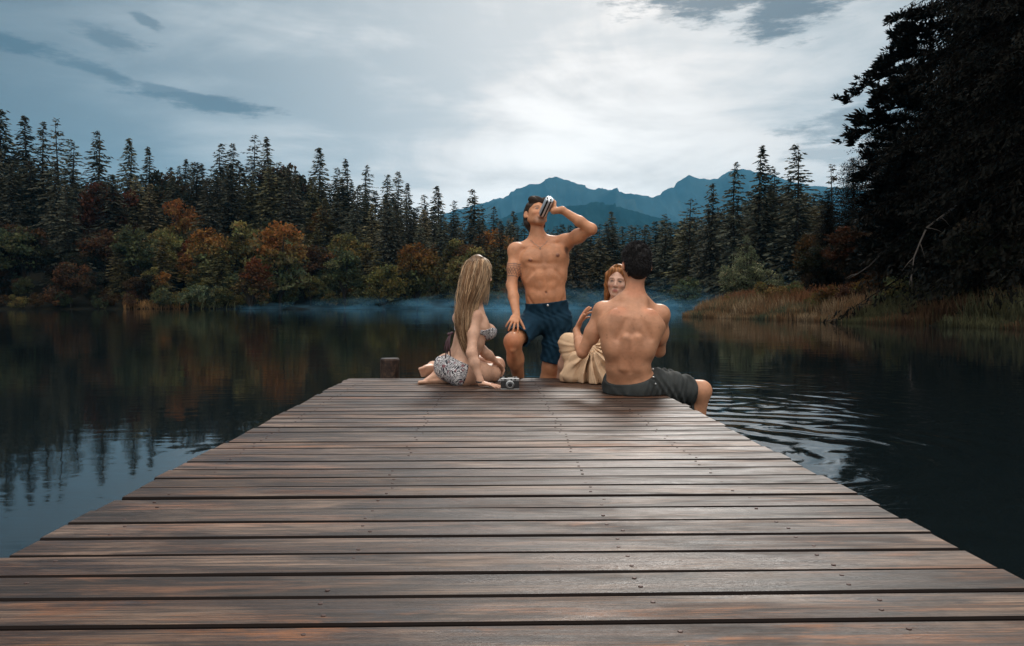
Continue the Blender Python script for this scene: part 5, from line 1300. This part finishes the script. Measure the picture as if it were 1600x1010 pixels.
    for i in range(80):                     # flyaways outside the mass
        th = rng.uniform(-math.pi, math.pi); n = 26; s = np.linspace(.02, rng.uniform(.8, 1.04), n); c = np.stack([np.interp(s, tt, ca[:, j]) for j in range(3)], -1); k_ = 1.06 + .18 * rng.rand()
        wv_ = k_ + .12 * np.sin(s * rng.uniform(8, 22) + rng.rand() * 6); c[:, 0] += np.cos(th + .5 * s) * np.interp(s, tt, W_) * wv_; c[:, 1] -= np.sin(th + .5 * s) * np.interp(s, tt, Dp) * wv_
        paths.append((c, A3(.46, .33, .21) * rng.uniform(.5, 1.2), rng.uniform(.0009, .0016)))
    for i in range(150):                      # loose locks along the cheek
        n = 16; s = np.linspace(0, 1, n); x0 = rng.uniform(748, 766); p0 = P(x0 - 4, 412 + rng.rand() * 8, 5.50); p1 = P(x0 + 2, 440, 5.47); p2 = P(x0 - 2 - rng.rand() * 4, 462 + rng.rand() * 16, 5.44)
        c = p0 * ((1 - s) ** 2)[:, None] + p1 * (2 * s * (1 - s))[:, None] + p2 * (s ** 2)[:, None]; c[:, 1] += rng.uniform(-.07, .05)
        paths.append((c, A3(.48, .33, .20) * rng.uniform(.5, 1.1), rng.uniform(.0012, .0026)))
    cc_ = hc + A3(-.006, -.002, .030)
    for i in range(650):
        fi = rng.uniform(-math.pi, math.pi); n = 12; th = np.linspace(.02 + .1 * rng.rand(), rng.uniform(1.2, 1.9), n); rr_ = 1.06 + .05 * rng.rand()
        c = cc_ + np.stack([np.sin(th) * math.cos(fi) * .086, np.sin(th) * math.sin(fi) * .092, np.cos(th) * .090], -1) * rr_
        if math.cos(fi) * hf[0] + math.sin(fi) * hf[1] > .8: continue
        paths.append((c, (A3(.52, .38, .25) if rng.rand() < .5 else A3(.26, .16, .09)) * rng.uniform(.5, 1.2), rng.uniform(.0012, .0028)))
    strands('hair_locks', paths, M_HAIRB, hb_)
def S_ax(B): return B.ax[0][:, None, None], B.ax[1][None, :, None], B.ax[2][None, None, :]
def dotp(X, Y, Z, p, n): n = np.asarray(n, float); return (X - p[0]) * n[0] + (Y - p[1]) * n[1] + (Z - p[2]) * n[2]
blonde_woman()

# ---------------------------------------------------------------- the dark-haired man seen from behind
def seated_man():
    base = P(985, 620, 4.75); root = empty('person', (base[0], base[1], DECK_Z)); props(root, 'shirtless black-haired man sitting on the dock corner with his back turned', 'person')
    B = Solid((.44, 4.50, -.14), (1.42, 5.50, 1.36), .0054)
    pel = P(985, 598, 4.82); lum = P(981, 574, 4.77); mid = P(982, 543, 4.745); che = P(986, 506, 4.77); nb = P(990.5, 468, 4.82); hc = P(993.5, 416, 4.84)
    pf = nz((.72, .70, 0)); pr = A3(pf[1], -pf[0], 0); cx = nz((1, .04, -.08)); mx = nz((.95, -.18, 0)); up = A3(0, 0, 1)
    B.seg(pel - up * .02, lum, (.150, .112), (.132, .094), .04, nz(pr + mx)); B.seg(lum, mid, (.132, .092), (.148, .098), .03, mx); B.seg(mid, che, (.150, .100), (.164, .108), .03, cx); B.seg(che, che * .3 + nb * .7, (.178, .104), (.100, .066), .05, cx)
    hR = P(1000, 603, 4.80); hL = P(972, 601, 4.93); kR = P(1095, 611, 4.88); aR = A3(1.235, 4.98, -.03); kL = A3(1.17, 5.20, .42); aL = A3(1.16, 5.26, -.03)
    for h_ in (hR, hL): B.ell(h_ + A3(-.015, -.02, -.005), (.098, .098, .102), .03)
    limb(B, hR, kR, aR, (.098, .084, .060, .056, .036), .03); B.ell(kR + A3(.012, 0, .004), (.048, .052, .052), .02); B.ell(kR * .68 + aR * .32 + A3(-.022, 0, 0), (.048, .05, .09), .03)
    limb(B, hL, kL, aL, (.096, .082, .058, .055, .036), .03); foot(B, aR, None, A3(.9, .3, -.25), A3(0, 0, -1)); foot(B, aL, None, A3(.8, .5, -.25), A3(0, 0, -1))
    LD = B.D.copy()
    sL = P(941, 487, 4.83); eL = P(910, 552, 4.86); wL = P(900.5, 517, 5.02); sR = P(1032, 492, 4.85); eR = P(1030, 549, 4.98); wR = P(1004, 535, 5.19)
    # back muscles
    for sd, s_ in ((-1, sL), (1, sR)):
        B.seg(nb + A3(sd * .02, -.005, .045), s_ + A3(-sd * .035, -.01, .020), .030, .032, .05); B.ell(s_, (.055, .057, .060), .04)
        B.ell(che + A3(sd * .095, -.070, .005), (.062, .028, .085), .035, nz((1, 0, -.25 * sd)))                     # shoulder blade
        B.seg(che + A3(sd * .150, -.02, -.02), mid + A3(sd * .100, -.02, -.02), (.050, .062), (.045, .055), .05, cx)  # latissimus
        B.seg(mid + A3(sd * .032, -.092, .06), lum + A3(sd * .034, -.088, -.0), (.030, .020), (.032, .020), .02, cx)
        B.seg(nb + A3(sd * .035, -.045, -.0), che + A3(sd * .026, -.084, -.03), (.035, .022), (.012, .008), .04, cx)
        B.seg(che + A3(sd * .050, -.122, .025), che + A3(sd * .100, -.112, -.085), .004, .004, .030, op='s')
    B.chain([che + A3(0, -.128, .02), mid + A3(-.004, -.118, 0), lum + A3(-.002, -.112, -.02)], [.003, .009, .007], .022, op='s')
    for k in range(7): 
        t = k / 6; c = (mid * (1 - t) + lum * t) + A3(-.006, -.098, .05); B.ell(c, (.006, .007, .007), .014)
    B.ell(nb + A3(0, -.060, .005), (.014, .012, .014), .015)
    # rolls of skin at the right flank
    B.seg(lum + A3(.085, -.060, .045), lum + A3(.15, -.01, .075), .007, .007, .02, op='s'); B.seg(lum + A3(.09, -.058, .015), lum + A3(.15, -.01, .035), .006, .006, .018, op='s')
    B.seg(sL, (sL + eL) / 2, .050, .044, .03); B.seg((sL + eL) / 2, eL, .044, .033, .03); B.ell(sL * .5 + eL * .5 + A3(.006, -.02, 0), (.038, .033, .075), .02); limb(B, eL, eL * .5 + wL * .5, wL, (.034, .037, .034, .028, .023), .008)
    B.seg(sR, (sR + eR) / 2, .052, .048, .03); B.seg((sR + eR) / 2, eR, .048, .036, .03); B.ell(sR * .5 + eR * .5 + A3(.006, -.015, 0), (.042, .038, .075), .02); limb(B, eR, eR * .5 + wR * .5, wR, (.036, .038, .034, .030, .025), .02)
    hand(B, wL, P(913, 489, 5.07) - wL, A3(.55, -.45, -.7), (-.8, .1, .75), (10, 12, 16, 20), 8, 2, 68, 1.08, .028)
    hand(B, wR, A3(-.7, .6, .1), A3(-.3, -.5, -.8), (0, .2, 1), (20, 22, 24, 26), 3, 10, 40, .98, .026)
    # neck and head
    hf = nz((-.16, .96, -.10)); hu = nz((.02, .10, 1))
    B.seg(nb - up * .01, hc + A3(0, .0, -.045), (.058, .055), (.055, .054), .03); q = head(B, hc, hf, hu, 1.0)
    sk = A3(.48, .232, .130); edge = A3(.50, .12, .07)
    def cols(V):
        P_ = [(q(sd * .082, -.01, 0), (.016, .03, .04), edge, .75) for sd in (-1, 1)] + [(nb + A3(0, -.05, .06), (.09, .06, .07), sk * [1.12, .84, .74], .5), (che + A3(-.10, -.1, .09), (.09, .08, .05), sk * [1.12, .86, .8], .45), (che + A3(.12, -.1, .09), (.09, .08, .05), sk * [1.12, .86, .8], .45),
              (eL, .05, sk * [1.0, .76, .70], .5), (kR + A3(.03, 0, 0), .055, sk * [1.05, .8, .72], .5), (mid + A3(0, -.1, -.06), (.13, .05, .10), sk * [.88, .82, .80], .45), (wL + A3(.03, 0, .08), .07, sk * [1.1, .86, .78], .5)]
        rr = np.random.RandomState(5)
        for _ in range(16): P_.append((che + A3(rr.uniform(-.16, .16), -.1, rr.uniform(-.26, .12)), (rr.uniform(.004, .008), .06, rr.uniform(.004, .008)), sk * .55, .5))
        return paint(V, sk, P_)
    finish('body', B, root, cols, M_SKIN)
    # grey cotton shorts
    S = B.like()
    S.seg(pel + up * .035, pel - up * .03, (.150, .120), (.158, .130), .03, nz(pr + mx)); 
    for h_ in (hR, hL): S.ell(h_ + A3(-.010, -.02, -.008), (.112, .114, .110), .04)
    hm = hR * .20 + kR * .80; S.seg(hR, hm, (.120, .112), (.088, .084), .04, A3(0, 0, 1)); S.seg(hm, hm + (kR - hR) * .1, (.087, .083), (.087, .083), 0, A3(0, 0, 1)); hm2 = hL * .2 + kL * .8; S.seg(hL, hm2, (.112, .112), (.088, .084), .04, A3(0, 0, 1))
    S.seg(hR * .5 + kR * .5 - up * .04, hL * .5 + kL * .5 - up * .04, .05, .05, .05)
    S.D = np.minimum(S.D, LD - .012)
    ax = nz(kR - hR)
    def wr(X, Y, Z):
        t = (X - hR[0]) * ax[0] + (Y - hR[1]) * ax[1]; amp = np.clip((X - .86) / .08, .25, 1)
        return (amp * (.0060 * np.sin(92 * t + 34 * Z + 3.0 * np.sin(24 * Z + 20 * t)) - .002 + .0025 * np.sin(160 * t - 60 * Z + 2))).astype(np.float32)
    S.ripple(wr)
    S.plane(hm + ax * .025, ax * 1.0 + A3(.0, -.05, .12)); S.plane(A3(0, 0, DECK_Z + .004), (0, 0, -1)) if False else None
    X, Y, Z = S_ax(S)
    flo = np.where(X < 1.05, (DECK_Z + .003) - Z, -1.0); S.D = np.maximum(S.D, flo.astype(np.float32))
    wp = P(979, 597, 4.74); S.plane(wp, nz((-.27, -.30, 1)))
    S.seg(hm - ax * .01, hm + ax * .07, (.070, .067), (.074, .070), 0, A3(0, 0, 1), op='s')
    mc = cloth_mat('grey_cotton', (.040, .044, .043)); so = finish('shorts', S, root, (1, 1, 1), mc)
    mb = MB()
    for (u, v) in ((1020.5, 577), (1021, 589.5), (1024, 600)): mb.lathe(P(u, v, 4.685), (.1, -1, .1), [(.0055, -.02), (.0055, .004), (.003, .006)], 8)
    mb.build('rivet', bpy.data.materials['metal_button'], root, True)
    # cropped black hair with a rough top
    H = B.like(); H.ell(q(0, -.018, .036), (.083, .100, .096), .02, np.cross(hf, hu), hf); H.ell(q(0, -.050, -.015), (.070, .058, .075), .02, np.cross(hf, hu), hf)
    H.ell(q(0, -.01, .075), (.078, .090, .062), .02, np.cross(hf, hu), hf)
    H.ripple(lambda X, Y, Z: (.0055 * np.sin(80 * X + 20 * Z) * np.sin(75 * Z + 60 * Y) * np.clip((Z - hc[2] + .02) / .06, .1, 1)).astype(np.float32))
    H.ell(q(0, .09, -.02), (.08, .08, .10), .01, np.cross(hf, hu), hf, 's'); H.plane(hc + A3(0, 0, -.083), (0, .0, -1))
    for sd in (-1, 1): H.ell(q(sd * .092, -.005, -.012), (.022, .026, .036), .006, np.cross(hf, hu), hf, 's')
    ho = finish('hair', H, root, (.010, .009, .009), M_HAIRD, 0)
    rng = np.random.RandomState(3); paths = []
    for i in range(5200):
        d = unit(rng.randn(3)); 
        if d[2] < -.75 or d @ hf > .75: continue
        bl = float(np.clip((d[2] + .25) / .5, 0, 1)); p = (q(0, -.015, .045) + d * A3(.078, .093, .095)) * bl + (q(0, -.034, .015) + d * A3(.081, .090, .100)) * (1 - bl); o = unit(d * .8 + rng.randn(3) * .45 + A3(0, 0, -.8 + 1.0 * bl)); L = rng.uniform(.012, .026) * (.42 + .58 * bl)
        s = np.linspace(0, 1, 4)[:, None]; paths.append((p + o * L * s + A3(0, 0, -.004) * s * s, A3(.012, .011, .012) * rng.uniform(.5, 2), rng.uniform(.0012, .0024)))
    strands('hair_tufts', paths, M_HAIRD, ho)
seated_man()

# ---------------------------------------------------------------- the red-haired woman and her towel
def red_woman():
    base = P(935, 600, 5.6); root = empty('person', (base[0], base[1], DECK_Z)); props(root, 'red-haired woman at the dock end, face half hidden behind the seated man', 'person')
    B = Solid((.38, 5.10, .10), (1.12, 6.12, 1.34), .0054)
    hc = P(965, 440, 5.72); hf = nz((-.30, -.95, -.04)); hu = nz((.10, 0, 1)); q = head(B, hc, hf, hu, .96, True)
    pel = P(936, 588, 5.62); lum = P(943, 562, 5.66); che = P(955, 508, 5.72); nb = P(963, 476, 5.74); f = nz((-.8, .3, 0)); r = A3(.35, .94, 0)
    B.seg(pel, lum, (.15, .11), (.115, .085), .04, r); B.seg(lum, che, (.112, .082), (.135, .09), .03, r); B.seg(che, nb, (.13, .08), (.07, .05), .04, r); B.seg(nb - [0, 0, .01], hc - [0, 0, .06], .046, .043, .03)
    hN = pel + A3(-.03, -.06, -.01); hF = pel + A3(-.03, .09, -.01); kN = P(890, 541, 5.74); kF = P(898, 540, 5.90); aN = A3(P(873, 606, 5.98)[0], 5.99, .25); aF = aN + A3(.03, .12, -.02)
    limb(B, hN, kN, aN, (.090, .074, .053, .050, .034), .03); limb(B, hF, kF, aF, (.090, .074, .053, .050, .034), .03); foot(B, aN, None, A3(-.7, .6, -.2), A3(0, 0, -1), .95)
    sN = P(952, 497, 5.62); eN = P(953, 552, 5.52); wN = P(950, 596, 5.44); sF = P(970, 492, 5.86); eF = P(975, 550, 5.85); wF = P(955, 570, 5.72)
    limb(B, sN, eN, wN, (.040, .036, .031, .032, .021), .02); limb(B, sF, eF, wF, (.040, .036, .031, .032, .021), .02); B.seg(nb, sN, .032, .036, .04); B.seg(nb, sF, .032, .036, .04)
    hand(B, wN * [1, 1, 0] + A3(0, 0, DECK_Z + .028), A3(-.1, -1, -.12), A3(0, 0, -1), (1, 0, 0), (6, 6, 6, 6), 8, 4, 45, .88, .020); hand(B, wF, A3(-1, -.1, 0), A3(0, 0, -1), (0, -1, 0), (20, 20, 20, 20), 4, 8, 40, .88, .020)
    sk = A3(.60, .36, .26)
    def cols(V): return paint(V, sk, [(kN, .06, sk * [1, .82, .76], .5)] + face_paint(q, np.cross(hf, hu), hf, sk, (.38, .10, .085), (.20, .10, .055), sc=.96))
    finish('body', B, root, cols, M_SKIN)
    T = B.like(); T.D = np.maximum(B.D - .006, np.abs(dotp(*S_ax(B), che + A3(0, 0, -.03), A3(0, 0, 1))) - .045).astype(np.float32); T.D = np.where(dotp(*S_ax(B), sN + A3(0, .05, 0), A3(0, -1, 0)) > 0, .2, T.D).astype(np.float32)
    finish('bikini_top', T, root, (1, 1, 1), bpy.data.materials['patterned_swim_cloth'])
    H = B.like(); rr = np.cross(hf, hu)
    H.ell(q(0, -.022, .036), (.084, .098, .092), .02, rr, hf)
    for sd in (-1, 1): H.chain([q(sd * .035, .072, .085), q(sd * .068, .050, .045), q(sd * .077, .018, -.03), q(sd * .074, .005, -.10), q(sd * .070, -.01, -.16)], [.020, .020, .017, .016, .010], .02)
    H.chain([q(0, -.07, 0), q(0, -.07, -.12), q(0, -.07, -.24)], [.07, .06, .04], .03)
    H.ell(q(0, .080, -.020), (.058, .062, .083), .012, rr, hf, 's')
    rc = lambda V: np.clip(A3(.30, .13, .05) * (1 + .35 * np.sin(V[:, 0] * 300 + V[:, 2] * 60 + 4 * np.sin(V[:, 2] * 30))[:, None]), .01, 1)
    ho = finish('hair', H, root, rc, M_HAIRB, 1)
    rng = np.random.RandomState(9); paths = []
    for i in range(420):
        sd = rng.choice([-1, 1]); t0 = rng.rand(); a = q(sd * .006 + rng.randn() * .004, .045 - .09 * t0, .128 - .01 * t0); k1 = q(sd * (.070 + .010 * rng.rand()), .065 - .11 * t0, .060 + .02 * rng.rand()); k2 = q(sd * (.084 + .006 * rng.rand()), .030 - .09 * t0, -.03); e = q(sd * (.072 + .016 * rng.rand()), .012 - .07 * t0 + .01 * rng.randn(), -.12 - .10 * rng.rand())
        s = np.linspace(0, 1, 16)[:, None]; c = a * (1 - s) ** 3 + 3 * k1 * s * (1 - s) ** 2 + 3 * k2 * s * s * (1 - s) + e * s ** 3
        paths.append((c, A3(.36, .165, .065) * rng.uniform(.5, 1.4), rng.uniform(.0014, .003)))
    strands('hair_locks', paths, M_HAIRB, ho)
    return B
RED = red_woman()
def towel():
    base = P(918, 606, 5.5)
    T = RED.like()
    kN = P(889, 537, 5.72); kF = P(897, 536, 5.90); lap = P(932, 552, 5.60); up = A3(0, 0, 1); hip = P(945, 562, 5.58)
    T.seg(kN + up * .008, lap, (.070, .064), (.09, .075), .04); T.seg(kF, lap, .072, .09, .04); T.seg(kN + A3(0, .02, 0), kF, .062, .062, .03); T.seg(lap, hip, .10, .10, .04)
    # hanging sheet from the knees to the deck, in fanned folds
    rng = random.Random(6); z0 = DECK_Z + .010
    A_ = [P(884, 536, 5.70), P(900, 545, 5.62), P(915, 550, 5.56), P(928, 546, 5.52), P(938, 544, 5.50)]
    feet = [P(877, 596, 5.72), P(884, 598, 5.62), P(893, 602, 5.50), P(901, 605, 5.42), P(910, 607, 5.37), P(919, 608, 5.34), P(928, 608.5, 5.33), P(937, 608.5, 5.33), P(946, 607, 5.34), P(953, 606, 5.37)]
    core = P(915, 575, 5.62); T.seg(lap + A3(-.02, 0, -.01), P(915, 596, 5.60), (.085, .075), (.190, .125), .05, A3(1, 0, 0)); T.seg(P(893, 590, 5.72), P(875, 599, 5.78), .030, .014, .05); T.seg(kN - up * .01, P(899, 580, 5.66), .062, .072, .05)
    gp = P(924, 545, 5.48)
    X, Y, Z = S_ax(T)
    reg = np.maximum(Z - (lap[2] + .05), -1e3 + 0 * X)
    reg = np.maximum(reg, np.minimum(P(885, 540, 5.70)[0] - X, (kN[2] - .075) - Z)); reg = np.maximum(reg, Y - 5.86); reg = np.maximum(reg, np.minimum(5.42 - Y, 1) * 1.0)
    T.D = np.minimum(T.D, np.maximum(RED.D - .014, reg)).astype(np.float32)
    T.seg(P(905, 556, 5.50), P(900, 590, 5.50), (.06, .03), (.10, .04), .04, A3(1, 0, 0)); T.seg(P(936, 556, 5.46), P(938, 598, 5.42), (.05, .03), (.085, .04), .04, A3(1, 0, 0))
    def folds(X, Y, Z):
        dx = X - gp[0]; dz = gp[2] - Z; r = np.sqrt(dx * dx + dz * dz + .0004); th = np.arctan2(dx, dz + .02)
        a = np.clip(r / .16, 0.1, 1) * np.clip((X - .60) / .05 + np.clip((gp[2] - Z - .05) / .05, 0, 1), .1, 1)
        p_ = 19 * th + 1.3 * np.sin(16 * r + 2 * th) + 1.2 * np.sin(5 * th)
        return (a * (-.021 * np.cos(p_) - .011 * np.cos(1.7 * p_ + 2 + 9 * r) - .004 * np.cos(3.3 * p_ + 14 * r)) + .0025 * np.sin(45 * X - 30 * Z + 2 * np.sin(30 * Z))).astype(np.float32)
    T.ripple(folds)
    T.plane((0, 0, DECK_Z + .005), (0, 0, -1))
    V, Fq = T.surface(); V = relax(V, Fq, 1, .3)
    me = mesh_np('towel', V, Fq, np.tile([1., 1, 1], (len(V), 1)), True)
    o = link('towel', me, None, [mat('beige_terry', (.58, .405, .26), .95, var=.10, noise_scale=30, bump=(220, .5, .003), spec=.1)])
    props(o, 'beige towel draped over the knees of the red-haired woman', 'towel')
towel()

# ---------------------------------------------------------------- the camera lying on the deck
def photo_camera():
    p = P(797, 611, 5.06); o0 = A3(p[0], 5.09, DECK_Z + .001); root = empty('camera_film', tuple(o0)); root.name = 'film_camera'
    props(root, 'small silver and black camera standing on the deck by the blonde woman', 'camera')
    blk = mat('camera_leatherette', (.012, .012, .013), .6, bump=(600, .6, .001)); slv = mat('camera_metal', (.42, .43, .43), .35, metal=.85); gls = mat('lens_glass', (.004, .006, .010), .05, spec=1.0)
    c = lambda x, y, z: o0 + A3(x, y, z)
    mb = MB(); mb.box(c(0, 0, .030), (.059, .016, .0235), 0, bev=.004); mb.build('camera_body', blk, root)
    mb = MB(); mb.box(c(0, 0, .0640), (.0590, .0165, .0095), 0, bev=.003); mb.box(c(0, 0, .0035), (.0590, .0165, .0030), 0, bev=.001); mb.box(c(.004, 0, .0755), (.019, .012, .0022), 0, bev=.001); mb.build('top_plate', slv, root)
    mb = MB(); mb.lathe(c(.0, -.014, .033), (0, -1, 0), [(.0265, 0), (.0265, .007), (.0235, .008), (.0235, .016), (.020, .018), (.020, .022), (.0155, .022), (.0150, .018)], 28); mb.build('lens_barrel', slv, root, False)
    mb = MB(); mb.lathe(c(.0, -.030, .033), (0, -1, 0), [(.0150, 0), (.0145, .0035), (.010, .0045)], 24); mb.build('lens', gls, root, True)
    mb = MB(); mb.lathe(c(0, -.0305, .033), (0, -1, 0), [(.0215, 0), (.0215, .0075), (.0195, .0078), (.0195, .0)], 28); mb.build('lens_ring', blk, root)
    for (x, w_) in ((-.030, .009), (.008, .006), (.032, .006)):
        mb = MB(); mb.box(c(x, -.0165, .0645), (w_, .0015, .0048), 0, bev=.0006); mb.build('viewfinder', gls, root)
    for (x, r_, h_) in ((-.043, .010, .006), (.040, .008, .007), (.024, .0045, .009)):
        mb = MB(); mb.lathe(c(x, 0, .0735), (0, 0, 1), [(r_, 0), (r_, h_), (r_ * .85, h_ + .001)], 16); mb.build('dial', slv, root)
photo_camera()
